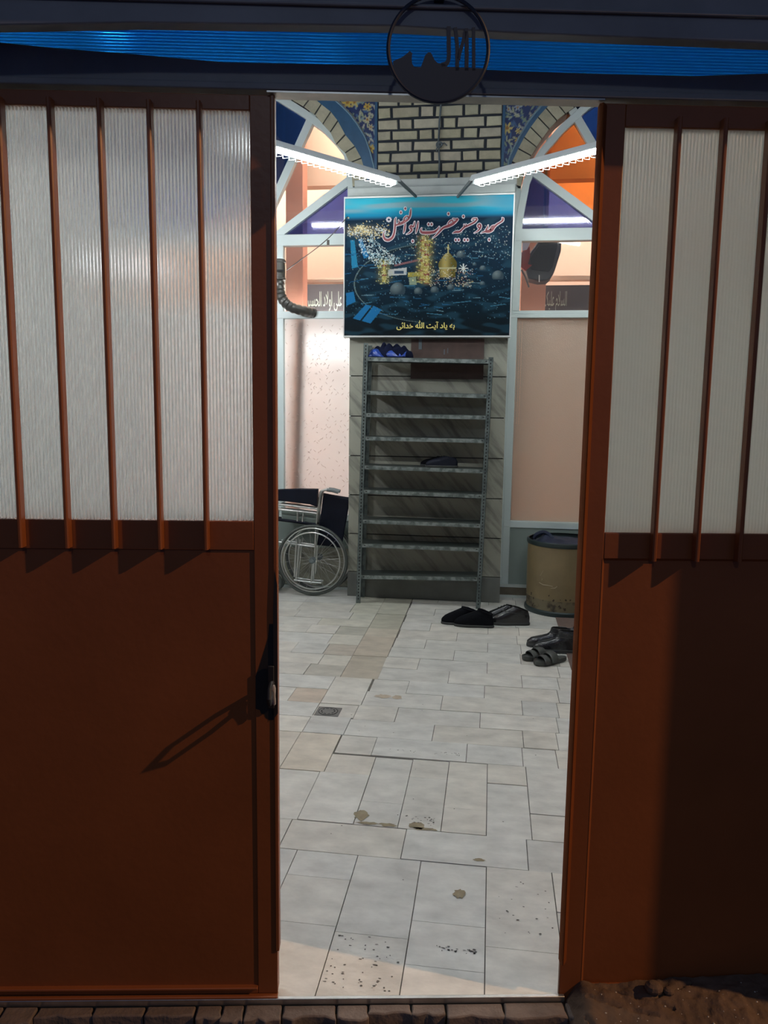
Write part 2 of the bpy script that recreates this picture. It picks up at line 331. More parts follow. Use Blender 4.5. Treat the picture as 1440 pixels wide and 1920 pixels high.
GLYPH = {
'ded': ('475,4 473,3 472,2 470,3 469,4 468,5 468,7 468,8 469,10 470,10 472,11 473,10 475,10 476,8 476,7 476,5 470,14 468,14 464,13 465,21 468,21 470,21 471,22 472,22 472,23 473,25 473,26 472,28 472,30 471,32 470,34 469,38 476,40 477,37 478,35 479,32 479,30 479,28 480,26 479,23 479,21 478,19 477,18 476,16 474,15 472,14 468,15 467,14 465,13 462,14 459,15 457,16 455,18 454,21 453,25 452,47 459,47 460,26 460,24 461,22 462,22 463,21 464,21 466,21 469,20 469,19 470,17 469,16 457,27 458,20 453,19 450,19 447,19 444,20 441,21 439,23 438,25 437,28 438,31 439,33 440,36 442,38 445,39 448,41 451,42 456,43 457,35 453,35 450,34 449,34 447,33 446,32 445,31 444,30 444,29 444,28 445,28 446,27 447,27 448,26 450,26 451,26 453,26 454,27 417,3 416,3 414,2 413,3 411,3 411,5 410,6 411,8 411,9 413,10 414,11 416,10 417,9 418,8 419,6 418,5 409,3 408,3 406,2 405,3 403,3 402,5 402,6 402,8 403,9 405,10 406,11 408,10 409,9 410,8 410,5 410,14 407,14 402,13 403,21 407,21 409,21 411,21 411,22 412,23 412,25 412,26 411,28 411,30 410,32 409,34 408,38 415,40 416,37 417,35 418,32 418,30 419,28 419,26 419,23 418,20 417,18 415,16 413,15 406,15 405,14 404,13 399,14 396,15 393,16 392,19 391,21 390,25 389,59 396,59 398,27 398,24 398,23 399,22 400,21 401,21 404,21 406,21 407,20 407,19 408,17 407,16 362,15 361,16 358,17 362,23 364,22 366,21 368,21 371,21 373,21 375,21 376,22 377,23 377,24 378,25 377,26 377,27 376,29 375,32 373,35 369,40 375,44 379,39 381,36 383,32 384,29 385,27 385,24 384,22 383,19 382,17 379,15 375,14 371,13 368,14 366,14 364,14 342,58 340,58 339,58 337,58 336,58 334,59 333,60 332,60 331,60 330,60 329,59 327,58 323,61 326,64 327,65 329,66 331,66 333,66 334,65 336,65 337,64 338,64 339,64 340,64 341,64 343,65 346,61 344,59 340,14 333,14 332,54 339,54 325,3 323,3 322,2 320,3 319,3 318,5 318,6 318,8 319,9 320,10 322,11 323,10 325,9 326,8 326,6 326,5 317,3 315,3 314,2 312,3 311,3 310,5 310,6 310,8 311,9 312,10 314,11 315,10 317,9 318,14 314,14 309,13 310,21 314,21 317,21 318,21 319,22 319,23 319,25 319,26 319,28 318,30 318,32 317,34 316,38 323,40 324,37 325,35 325,32 326,30 326,28 326,26 326,23 325,20 324,18 322,16 320,15 282,39 281,38 279,38 278,38 276,39 275,40 275,42 275,43 276,45 278,46 279,46 281,46 282,45 283,43 283,42 283,40 274,39 273,38 271,38 269,38 268,39 267,40 267,42 267,43 268,45 269,46 271,46 273,46 274,45 279,13 274,13 268,13 270,20 274,20 278,20 282,21 286,22 290,23 293,25 297,27 300,30 306,27 305,25 305,24 304,24 304,23 305,23 305,22 307,21 309,21 312,21 313,21 314,20 315,19 315,17 315,16 314,15 312,14 311,13 307,14 304,14 301,16 299,17 298,20 298,24 303,23 298,19 295,17 291,16 287,15 283,14 273,15 270,13 264,13 260,13 256,14 253,15 250,17 248,20 247,22 247,26 247,27 247,29 247,31 248,32 248,34 249,37 255,35 255,33 255,32 254,30 254,29 254,28 254,27 254,25 255,23 257,22 260,21 265,20 272,20 228,14 221,14 220,59 227,59 191,15 187,14 183,14 181,14 178,14 176,15 174,16 173,18 172,19 170,19 167,19 164,19 161,20 159,22 157,23 156,26 155,28 156,32 157,35 160,37 163,40 167,41 170,42 170,47 177,47 178,26 178,24 179,22 180,22 181,21 182,21 184,21 187,21 188,21 189,22 189,23 189,25 189,27 188,50 196,50 196,27 197,25 197,23 198,22 199,21 200,21 202,21 204,21 206,21 206,22 207,23 207,25 207,27 206,59 213,59 214,28 214,25 214,22 213,19 212,17 210,16 208,14 205,14 201,14 199,14 197,14 196,15 194,16 193,17 194,17 193,16 169,26 170,26 171,26 170,35 169,34 166,34 164,32 163,31 162,30 162,29 162,28 163,28 164,27 165,27 167,26 192,52 190,51 187,51 185,51 183,53 182,55 182,57 182,58 182,59 183,61 188,62 188,59 187,58 187,57 188,57 188,56 188,58 189,60 189,62 194,64 194,59 194,58 195,58 195,59 195,60 195,61 195,62 199,65 200,63 200,62 200,60 201,59 200,57 199,55 197,53 195,52 193,53 191,54 190,55 189,59 193,57 193,54 194,63 188,63 188,76 193,76 117,42 116,41 114,41 113,41 111,42 110,43 110,45 110,46 111,48 112,49 114,49 116,49 117,48 118,46 118,45 118,43 113,14 109,14 103,13 104,21 108,21 111,21 113,22 116,23 119,24 122,25 124,26 125,27 123,28 121,29 119,29 117,30 114,30 113,30 112,30 111,30 110,29 108,29 106,36 109,36 111,37 112,37 114,37 117,37 120,36 122,35 125,34 127,33 129,32 130,31 132,30 134,30 135,30 137,30 138,23 134,23 132,23 130,22 128,21 126,20 124,18 122,17 119,16 116,15 81,21 83,21 85,21 88,21 90,21 91,22 92,23 92,24 92,25 92,26 92,27 91,29 90,31 89,33 88,35 86,37 84,40 90,44 93,40 95,37 97,34 98,31 99,28 100,26 101,24 101,22 102,21 103,21 105,21 106,21 107,20 108,19 108,17 108,16 107,15 106,14 104,13 102,14 100,14 98,15 96,17 95,19 94,23 99,27 99,22 98,19 94,15 90,14 85,13 83,14 81,14 79,14 77,15 76,16 73,17 77,23 79,22 70,14 63,14 62,59 69,59 49,45 47,45 44,44 43,50 45,50 46,50 47,51 50,51 49,47 46,48 43,52 43,54 43,56 44,58 45,59 47,60 48,60 50,61 51,61 52,61 53,60 54,60 54,55 52,55 51,55 50,55 49,55 49,54 49,53 50,52 51,51 61,50 35,47 52,52 53,52 55,53 57,48 55,47 53,46 51,46 48,14 45,14 41,13 42,21 46,21 48,21 49,22 50,23 50,25 50,26 49,28 49,30 48,32 47,34 46,38 53,40 54,37 55,35 56,32 56,30 57,28 57,26 57,23 56,21 56,19 55,18 53,16 52,15 50,14 2,7 0,10 0,15 0,17 0,18 0,20 1,22 1,24 3,27 9,24 8,22 8,20 7,19 7,18 7,16 7,15 7,13 8,12 9,10 10,9 12,8 15,8 17,7 20,7 23,7 26,8 29,9 31,9 33,10 34,12 35,13 35,14 34,15 33,15 32,16 31,17 29,17 26,18 27,25 32,24 34,23 36,22 38,22 40,21 41,21 43,21 45,21 46,20 47,19 47,17 46,16 46,15 44,14 43,14 42,14 41,14 42,13 41,10 40,8 38,6 35,4 32,2 28,1 23,0 18,0 14,0 9,2 5,4',
 '31,33,32 30,33,31 30,34,33 30,35,34 29,35,30 29,36,35 28,36,29 28,37,36 27,37,28 26,37,27 26,38,37 25,38,26 25,39,38 24,39,25 24,40,39 23,40,24 22,40,23 21,40,22 21,41,40 20,41,21 19,41,20 18,41,19 18,42,41 18,43,42 18,44,43 18,45,44 18,16,45 18,17,16 9,11,10 8,11,9 8,12,11 7,12,8 7,13,12 7,14,13 6,14,7 5,14,6 5,15,14 4,15,5 4,0,15 4,1,0 3,1,4 3,2,1 54,87,55 87,85,55 85,56,55 85,57,56 84,87,85 87,86,85 83,87,84 82,87,83 81,87,82 80,87,81 79,87,80 79,88,87 79,89,88 79,90,89 78,90,79 78,91,90 78,92,91 77,92,78 77,93,92 77,94,93 77,95,94 77,96,95 76,96,77 76,97,96 103,69,68 76,98,97 76,99,98 102,69,103 76,100,99 101,69,102 76,101,100 76,69,101 75,53,76 53,69,76 74,53,75 73,53,74 73,70,53 70,52,53 72,70,73 72,71,70 150,152,151 149,152,150 149,153,152 149,154,153 148,154,149 148,155,154 147,155,148 147,156,155 146,156,147 145,156,146 145,157,156 144,157,145 144,158,157 143,158,144 142,158,143 142,159,158 141,159,142 140,159,141 139,159,140 138,159,139 137,159,138 137,160,159 137,161,160 137,162,161 137,135,162 137,136,135 129,131,130 113,115,114 128,131,129 112,115,113 128,132,131 112,116,115 127,132,128 111,116,112 127,133,132 111,117,116 126,133,127 126,110,133 110,117,111 110,118,117 125,110,126 125,109,110 134,118,110 134,119,118 124,134,125 134,109,125 124,120,134 109,119,134 108,119,109 108,104,119 124,121,120 108,105,104 123,121,124 107,105,108 123,122,121 107,106,105 171,173,172 171,174,173 171,175,174 170,175,171 170,176,175 170,177,176 170,178,177 169,178,170 169,179,178 169,180,179 169,181,180 169,182,181 169,183,182 168,183,169 168,184,183 168,185,184 167,185,168 167,163,185 166,163,167 166,164,163 165,164,166 205,207,206 204,207,205 204,208,207 204,209,208 203,209,204 203,210,209 202,210,203 202,211,210 201,211,202 200,211,201 200,212,211 199,212,200 198,212,199 198,213,212 197,213,198 188,190,189 196,213,197 188,191,190 195,213,196 195,214,213 188,192,191 194,214,195 188,193,192 193,214,194 188,214,193 188,215,214 187,215,188 187,216,215 186,216,187 186,217,216 221,217,186 220,217,221 219,217,220 219,218,217 251,253,252 251,250,253 237,239,238 237,240,239 236,240,237 246,248,247 236,241,240 235,241,236 235,242,241 235,243,242 245,248,246 235,244,243 244,248,245 235,248,244 234,248,235 234,249,248 233,232,234 232,231,234 231,230,234 230,249,234 229,249,230 228,249,229 227,249,228 227,222,249 226,222,227 225,222,226 225,223,222 224,223,225 298,300,299 297,300,298 297,301,300 297,302,301 296,302,297 296,303,302 295,303,296 295,304,303 294,304,295 293,304,294 293,305,304 292,305,293 292,306,305 291,306,292 290,306,291 290,307,306 289,307,290 288,307,289 287,307,288 286,307,287 285,307,286 285,308,307 285,309,308 285,310,309 285,283,310 285,284,283 279,281,280 263,265,264 278,281,279 262,265,263 278,282,281 262,266,265 277,282,278 261,266,262 261,267,266 277,261,282 276,261,277 261,268,267 276,260,261 260,268,261 275,260,276 275,259,260 259,268,260 259,269,268 275,270,259 258,269,259 274,270,275 258,254,269 274,271,270 258,255,254 257,255,258 273,271,274 273,272,271 257,256,255 396,398,397 396,399,398 395,399,396 395,400,399 394,400,395 394,401,400 393,401,394 350,352,351 393,402,401 393,403,402 392,403,393 392,404,403 391,404,392 350,353,352 391,405,404 349,353,350 390,405,391 349,354,353 348,375,349 375,354,349 390,406,405 375,355,354 348,374,375 376,355,375 376,356,355 376,357,356 347,374,348 390,407,406 376,358,357 377,358,376 389,407,390 346,374,347 377,359,358 389,408,407 377,360,359 377,361,360 345,374,346 377,362,361 389,409,408 377,363,362 344,374,345 389,343,409 343,410,409 343,374,344 343,410,374 410,373,374 389,342,343 382,378,410 378,373,410 377,364,363 388,342,389 378,364,377 378,365,364 382,379,378 373,365,378 372,365,373 387,342,388 372,366,365 382,380,379 372,367,366 371,367,372 386,342,387 383,380,382 383,381,380 371,368,367 370,368,371 385,342,386 383,340,381 370,369,368 384,342,385 383,341,340 342,383,384 342,383,341 336,338,337 320,322,321 335,338,336 319,322,320 335,339,338 319,323,322 334,339,335 318,323,319 334,318,339 318,324,323 334,317,318 317,324,318 317,325,324 333,317,334 332,317,333 332,316,317 316,325,317 316,326,325 331,316,332 331,327,316 315,326,316 315,311,326 315,312,311 331,328,327 330,328,331 314,312,315 314,313,312 330,329,328 544,546,545 544,543,546 520,529,528 519,521,520 521,527,520 518,521,519 510,512,511 521,526,527 521,525,526 509,512,510 521,524,525 517,540,518 540,521,518 521,523,524 508,512,509 517,539,540 541,521,540 541,522,521 508,513,512 467,469,468 467,470,469 507,513,508 507,514,513 515,539,517 507,515,514 506,515,507 516,539,515 506,516,515 506,539,516 506,538,539 505,538,506 505,537,538 452,454,453 452,455,454 437,439,438 437,440,439 436,440,437 435,489,436 489,440,436 434,489,435 433,489,434 432,490,433 490,489,433 488,440,489 432,491,490 432,492,491 432,493,492 431,493,432 431,494,493 431,495,494 431,496,495 431,497,496 430,497,431 467,471,470 430,498,497 452,456,455 451,456,452 466,471,467 430,499,498 430,500,499 487,440,488 430,486,500 486,440,487 430,440,486 430,441,440 429,441,430 451,457,456 466,472,471 450,457,451 465,472,466 429,442,441 428,442,429 450,458,457 464,472,465 449,458,450 428,443,442 449,459,458 464,473,472 463,473,464 448,459,449 428,444,443 427,444,428 462,473,463 448,460,459 447,460,448 427,445,444 446,460,447 461,473,462 446,461,460 427,446,445 446,473,461 427,473,446 426,423,427 423,473,427 426,424,423 422,473,423 422,474,473 425,424,426 421,483,422 483,474,422 483,475,474 421,484,483 482,475,483 421,485,484 420,485,421 420,415,485 481,475,482 481,476,475 419,415,420 480,476,481 419,416,415 480,477,476 418,416,419 479,477,480 418,417,416 479,478,477 412,414,413 412,411,414 588,590,589 587,590,588 587,591,590 586,591,587 585,591,586 585,592,591 584,592,585 584,593,592 584,594,593 584,583,594 583,582,594 582,581,594 581,595,594 581,596,595 581,580,596 580,597,596 580,579,597 579,598,597 579,599,598 579,600,599 579,578,600 578,577,600 577,576,600 576,601,600 575,601,576 574,601,575 573,601,574 572,601,573 571,601,572 570,601,571 570,602,601 570,603,602 569,603,570 569,604,603 568,604,569 568,605,604 567,605,568 566,605,567 566,606,605 565,606,566 565,607,606 565,608,607 565,609,608 565,610,609 565,563,610 565,564,563 556,558,557 555,558,556 555,559,558 554,559,555 554,560,559 553,560,554 553,561,560 552,561,553 552,562,561 551,562,552 551,547,562 551,548,547 550,548,551 550,549,548 627,629,628 626,629,627 626,630,629 625,630,626 625,631,630 624,631,625 624,632,631 623,632,624 623,633,632 622,633,623 621,633,622 621,654,633 654,634,633 621,653,654 655,634,654 620,653,621 655,635,634 619,653,620 618,653,619 655,636,635 617,653,618 665,667,666 617,652,653 616,652,617 655,637,636 665,611,667 615,652,616 656,637,655 656,638,637 665,612,611 614,652,615 656,566,638 665,613,612 613,652,614 656,639,566 665,652,613 656,640,639 656,641,640 656,642,641 665,651,652 651,642,656 651,643,642 664,651,665 651,644,643 664,657,651 650,644,651 650,645,644 663,657,664 649,645,650 663,658,657 662,658,663 649,646,645 648,646,649 661,658,662 660,658,661 660,659,658 648,647,646 669,671,670 669,668,671 726,728,727 725,728,726 725,729,728 725,730,729 724,730,725 724,731,730 723,731,724 723,732,731 722,732,723 721,732,722 721,733,732 720,733,721 720,734,733 719,734,720 719,735,734 718,735,719 717,735,718 717,736,735 716,736,717 715,736,716 714,736,715 714,737,736 714,738,737 714,739,738 714,740,739 714,712,740 714,713,712 688,690,689 688,691,690 688,692,691 687,692,688 687,693,692 686,693,687 686,694,693 685,694,686 684,696,685 696,694,685 683,698,684 698,697,684 697,696,684 695,694,696 683,699,698 682,699,683 682,700,699 706,708,707 682,701,700 705,708,706 701,702,705 702,708,705 676,701,682 676,704,701 708,703,702 678,680,679 677,680,678 676,680,677 675,704,676 704,681,703 681,708,703 704,681,676 748,750,749 778,780,779 748,751,750 747,751,748 778,781,780 778,782,781 778,783,782 746,751,747 746,752,751 778,784,783 778,785,784 778,715,785 778,786,715 778,787,786 778,788,787 746,753,752 745,753,746 778,789,788 745,754,753 778,790,789 744,754,745 777,790,778 744,755,754 777,791,790 776,791,777 743,755,744 775,791,776 743,756,755 774,791,775 774,792,791 773,792,774 743,757,756 772,792,773 742,757,743 772,795,792 795,793,792 771,796,772 796,795,772 795,794,793 771,795,796 771,797,795 742,758,757 771,798,797 770,798,771 742,759,758 769,798,770 768,798,769 768,799,798 742,760,759 741,760,742 767,799,768 741,761,760 766,799,767 741,762,761 766,800,799 765,800,766 741,763,762 764,800,765 741,764,763 741,800,764 808,800,741 808,801,800 808,802,801 807,802,808 807,803,802 806,803,807 806,804,803 805,804,806'),
'salam': ('276,23 275,65 280,65 281,23 255,23 256,28 259,28 261,28 262,29 262,31 262,33 262,35 261,65 266,65 267,36 267,33 267,30 267,28 266,26 264,25 262,24 259,23 205,23 206,28 207,28 209,28 210,28 211,29 212,31 212,33 213,36 214,39 218,38 218,36 218,34 217,33 217,31 217,30 218,29 218,28 219,28 221,28 222,28 224,28 225,28 226,28 227,29 228,31 228,33 229,36 230,40 234,39 234,38 234,36 234,35 233,33 233,32 233,31 233,30 233,29 234,28 235,28 236,28 238,28 241,28 243,29 244,30 244,33 244,34 244,35 244,37 244,39 244,41 243,43 248,43 248,39 249,36 249,33 250,31 251,29 252,28 254,28 257,27 258,27 258,26 258,25 258,24 257,23 254,23 252,23 250,24 249,25 248,26 247,27 247,28 246,30 247,29 246,27 245,25 244,24 242,23 240,23 238,23 236,23 234,23 232,24 231,25 230,27 230,29 232,29 231,27 230,25 228,24 226,23 224,23 222,23 220,23 218,23 217,24 215,25 214,27 214,29 216,30 215,27 213,25 212,24 210,23 208,23 202,23 199,23 197,24 196,25 195,27 194,28 194,30 193,33 192,65 197,65 198,35 198,32 199,30 199,29 201,28 203,28 207,27 208,27 208,26 208,25 208,24 207,24 206,23 178,23 176,23 175,23 173,23 173,28 177,28 181,28 184,29 187,30 190,32 191,35 193,39 193,44 196,37 195,33 194,31 192,28 190,27 188,25 186,24 184,23 182,23 180,23 191,31 190,33 188,35 186,38 184,40 181,43 179,47 175,50 172,53 175,56 179,53 182,49 185,46 188,43 190,41 191,38 193,36 194,34 145,0 144,4 144,7 143,11 142,14 142,17 142,19 142,23 143,25 145,28 147,29 149,30 152,31 155,31 157,31 160,31 163,31 163,33 163,34 162,36 161,38 160,39 159,40 158,41 156,41 155,41 153,40 152,39 151,38 150,37 149,35 145,37 147,40 148,42 150,44 152,45 154,45 157,46 159,45 162,44 163,43 165,41 166,39 167,37 167,34 167,32 167,31 167,29 166,28 166,27 166,26 165,25 162,26 159,26 156,26 154,26 152,26 150,25 149,24 148,23 147,21 147,19 147,17 147,14 148,11 148,7 149,4 150,1 96,23 96,28 100,28 102,28 104,28 105,28 106,28 105,29 104,30 103,31 101,33 101,35 100,38 101,41 102,44 104,46 106,48 109,49 113,49 114,49 115,49 117,48 118,48 117,44 116,44 115,44 114,44 113,44 111,44 109,43 107,42 106,41 105,40 105,38 105,36 106,35 107,34 108,33 109,32 110,31 111,30 112,30 114,30 115,30 116,30 117,30 118,31 119,31 121,32 122,32 124,28 120,27 116,25 111,24 107,23 102,23 78,23 78,28 81,28 83,28 84,29 85,31 85,33 85,35 84,65 89,65 90,35 90,33 91,31 92,29 93,28 95,28 97,27 98,27 99,26 99,25 98,24 97,23 93,23 92,24 90,24 89,26 88,27 88,28 89,28 87,25 86,24 84,23 81,23 63,12 61,12 60,13 60,14 60,16 61,16 61,17 63,17 64,17 65,16 66,14 65,13 65,12 64,12 56,23 56,28 59,28 61,28 62,29 64,30 64,31 65,33 66,36 66,40 71,39 71,38 70,37 70,35 70,34 70,33 70,32 70,31 70,30 70,29 71,29 72,28 73,28 75,28 80,27 81,26 81,25 81,24 80,24 79,23 75,23 72,23 70,24 69,24 68,25 67,26 67,27 67,29 68,29 66,26 65,25 64,24 62,23 61,23 58,23 71,12 70,12 69,12 68,13 68,14 68,16 69,16 70,17 71,17 72,17 73,16 74,14 73,13 73,12 72,12 21,22 23,27 28,27 32,27 35,28 38,28 40,29 41,30 42,31 42,33 41,34 40,36 38,38 36,40 35,42 33,43 31,45 30,46 28,47 28,48 27,49 27,50 27,51 28,52 28,53 29,53 31,55 33,57 37,59 40,61 45,63 49,65 51,61 47,59 43,57 39,55 36,53 33,51 30,49 31,51 33,49 36,47 38,45 40,43 42,41 44,38 46,36 48,33 49,31 50,30 51,29 52,28 53,28 54,28 57,27 58,27 59,26 59,25 59,24 58,24 57,23 54,23 52,23 50,24 48,25 46,27 44,30 46,29 45,27 44,26 42,25 39,24 36,23 32,22 27,22 16,22 12,22 8,23 5,25 3,26 1,28 0,31 0,34 0,35 0,37 0,38 1,40 1,42 1,43 6,42 6,41 5,40 5,39 5,37 5,36 5,35 5,32 6,30 8,29 12,27 16,27 24,24',
 '0,2,1 0,3,2 11,13,12 11,14,13 11,15,14 10,15,11 10,16,15 9,16,10 8,16,9 8,17,16 7,17,8 6,17,7 6,18,17 5,18,6 4,18,5 4,19,18 4,20,19 4,21,20 73,75,74 72,75,73 71,75,72 49,51,50 30,32,31 71,76,75 49,52,51 70,76,71 30,33,32 49,53,52 69,76,70 30,34,33 49,54,53 48,54,49 69,77,76 29,34,30 68,77,69 48,55,54 29,35,34 67,77,68 48,56,55 47,56,48 67,78,77 28,35,29 66,78,67 28,36,35 47,57,56 46,57,47 66,79,78 28,37,36 46,58,57 27,37,28 65,95,66 95,79,66 46,59,58 27,122,37 122,38,37 65,94,95 96,79,95 27,121,122 123,38,122 97,79,96 45,59,46 97,80,79 27,120,121 26,120,27 45,108,59 108,109,59 109,60,59 123,39,38 64,94,65 45,107,108 110,60,109 110,61,60 123,40,39 64,93,94 44,107,45 25,120,26 97,81,80 110,62,61 123,41,40 63,93,64 43,107,44 24,120,25 97,5,81 110,63,62 123,42,41 42,107,43 23,120,24 22,120,23 123,107,42 110,97,63 97,93,63 97,82,5 97,83,82 97,92,93 110,98,97 92,83,97 124,107,123 92,84,83 124,106,107 22,124,120 124,119,120 111,106,110 106,98,110 92,85,84 91,85,92 124,111,106 111,105,106 91,86,85 22,125,124 119,111,124 118,111,119 118,112,111 90,86,91 89,86,90 22,126,125 117,112,118 117,113,112 89,87,86 88,87,89 22,127,126 116,113,117 116,114,113 88,4,87 115,114,116 135,163,136 163,137,136 163,138,137 182,184,183 181,184,182 181,185,184 180,185,181 180,186,185 179,186,180 179,187,186 162,190,163 190,135,163 135,164,163 178,187,179 178,188,187 178,189,188 177,189,178 161,190,162 177,190,189 176,190,177 135,191,164 191,165,164 176,161,190 161,135,190 135,191,190 175,161,176 175,160,161 174,165,191 174,166,165 160,174,175 159,174,160 159,166,174 159,134,166 134,167,166 159,167,134 167,133,134 158,167,159 157,167,158 157,168,167 154,156,155 156,168,157 154,168,156 154,169,168 154,170,169 154,171,170 154,172,171 153,172,154 153,173,172 152,173,153 152,151,173 228,230,229 227,230,228 227,231,230 226,231,227 226,232,231 225,232,226 225,233,232 224,216,225 216,233,225 216,215,233 215,234,233 224,217,216 224,218,217 214,234,215 224,219,218 213,234,214 223,219,224 223,220,219 212,234,213 212,235,234 223,221,220 211,235,212 222,221,223 211,236,235 210,236,211 209,236,210 209,237,236 208,237,209 208,238,237 205,207,206 204,207,205 204,208,207 203,208,204 208,239,238 203,239,208 202,239,203 202,240,239 201,240,202 201,241,240 200,247,201 247,241,201 247,246,241 246,242,241 245,242,246 200,248,247 244,242,245 200,249,248 243,242,244 199,249,200 199,250,249 199,251,250 199,252,251 198,252,199 198,253,252 197,253,198 197,254,253 196,254,197 196,255,254 195,255,196 195,256,255 194,256,195 194,257,256 194,258,257 193,258,194 193,259,258 192,259,193 277,279,278 277,280,279 277,281,280 276,281,277 276,282,281 276,283,282 275,284,276 284,283,276 274,287,275 287,286,275 286,285,275 285,284,275 274,288,287 274,289,288 273,289,274 273,290,289 273,291,290 273,292,291 272,292,273 272,293,292 271,293,272 271,294,293 271,295,294 270,295,271 270,296,295 270,297,296 269,297,270 269,298,297 308,310,309 307,310,308 269,299,298 306,310,307 268,299,269 268,300,299 305,310,306 268,301,300 304,310,305 303,310,304 268,302,301 267,302,268 267,303,302 267,310,303 266,310,267 266,311,310 265,311,266 264,311,265 263,311,264 262,311,263 261,311,262 260,311,261 260,312,311 260,313,312 260,314,313 260,315,314 323,325,324 323,326,325 323,327,326 322,327,323 322,328,327 321,328,322 321,329,328 320,329,321 320,330,329 319,343,320 343,330,320 319,342,343 344,330,343 318,342,319 344,331,330 342,331,344 317,342,318 342,261,331 316,342,317 342,332,261 342,333,332 342,334,333 316,345,342 341,334,342 341,335,334 340,335,341 340,336,335 316,346,345 339,336,340 316,347,346 338,336,339 338,337,336 316,348,347 260,337,338 371,373,372 371,374,373 371,375,374 371,376,375 370,376,371 370,377,376 370,378,377 369,378,370 369,379,378 369,380,379 368,380,369 368,381,380 368,382,381 367,382,368 367,400,382 400,383,382 367,399,400 401,383,400 399,383,401 399,384,383 366,399,367 399,385,384 365,399,366 399,386,385 364,399,365 399,317,386 363,399,364 399,387,317 363,398,399 402,398,399 398,387,399 398,388,387 363,402,398 402,397,398 363,403,402 363,404,403 363,405,404 363,406,405 363,407,406 415,417,416 414,417,415 414,418,417 413,418,414 412,418,413 412,419,418 411,419,412 411,420,419 410,420,411 410,421,420 409,421,410 409,422,421 408,422,409 355,357,356 354,357,355 354,358,357 353,358,354 352,358,353 352,359,358 351,359,352 351,360,359 350,360,351 350,361,360 350,362,361 349,362,350 453,455,454 452,455,453 451,455,452 451,456,455 450,456,451 450,457,456 449,457,450 449,458,457 448,458,449 448,459,458 447,459,448 447,460,459 446,460,447 445,462,446 462,460,446 445,461,462 463,460,462 461,463,460 444,461,445 443,461,444 443,463,461 443,464,463 442,464,443 441,464,442 440,464,441 440,465,464 439,465,440 439,466,465 438,466,439 437,466,438 510,512,511 437,467,466 510,513,512 436,467,437 509,513,510 509,514,513 436,468,467 508,514,509 508,515,514 435,468,436 508,516,515 507,516,508 435,469,468 434,469,435 507,517,516 506,517,507 433,469,434 506,518,517 433,470,469 505,518,506 505,519,518 432,470,433 504,519,505 431,470,432 431,471,470 504,520,519 431,472,471 503,520,504 430,472,431 503,521,520 430,489,472 489,473,472 429,489,430 429,491,489 491,488,489 490,473,489 428,491,429 490,474,473 491,474,490 503,522,521 491,475,474 502,522,503 427,491,428 491,476,475 491,364,476 426,491,427 491,477,364 502,523,522 426,492,491 488,477,491 488,478,477 425,492,426 487,478,488 487,479,478 502,424,523 424,492,425 502,423,424 501,423,502 487,480,479 487,481,480 486,481,487 500,423,501 486,482,481 485,482,486 485,483,482 499,423,500 484,483,485 484,363,483 498,423,499'),
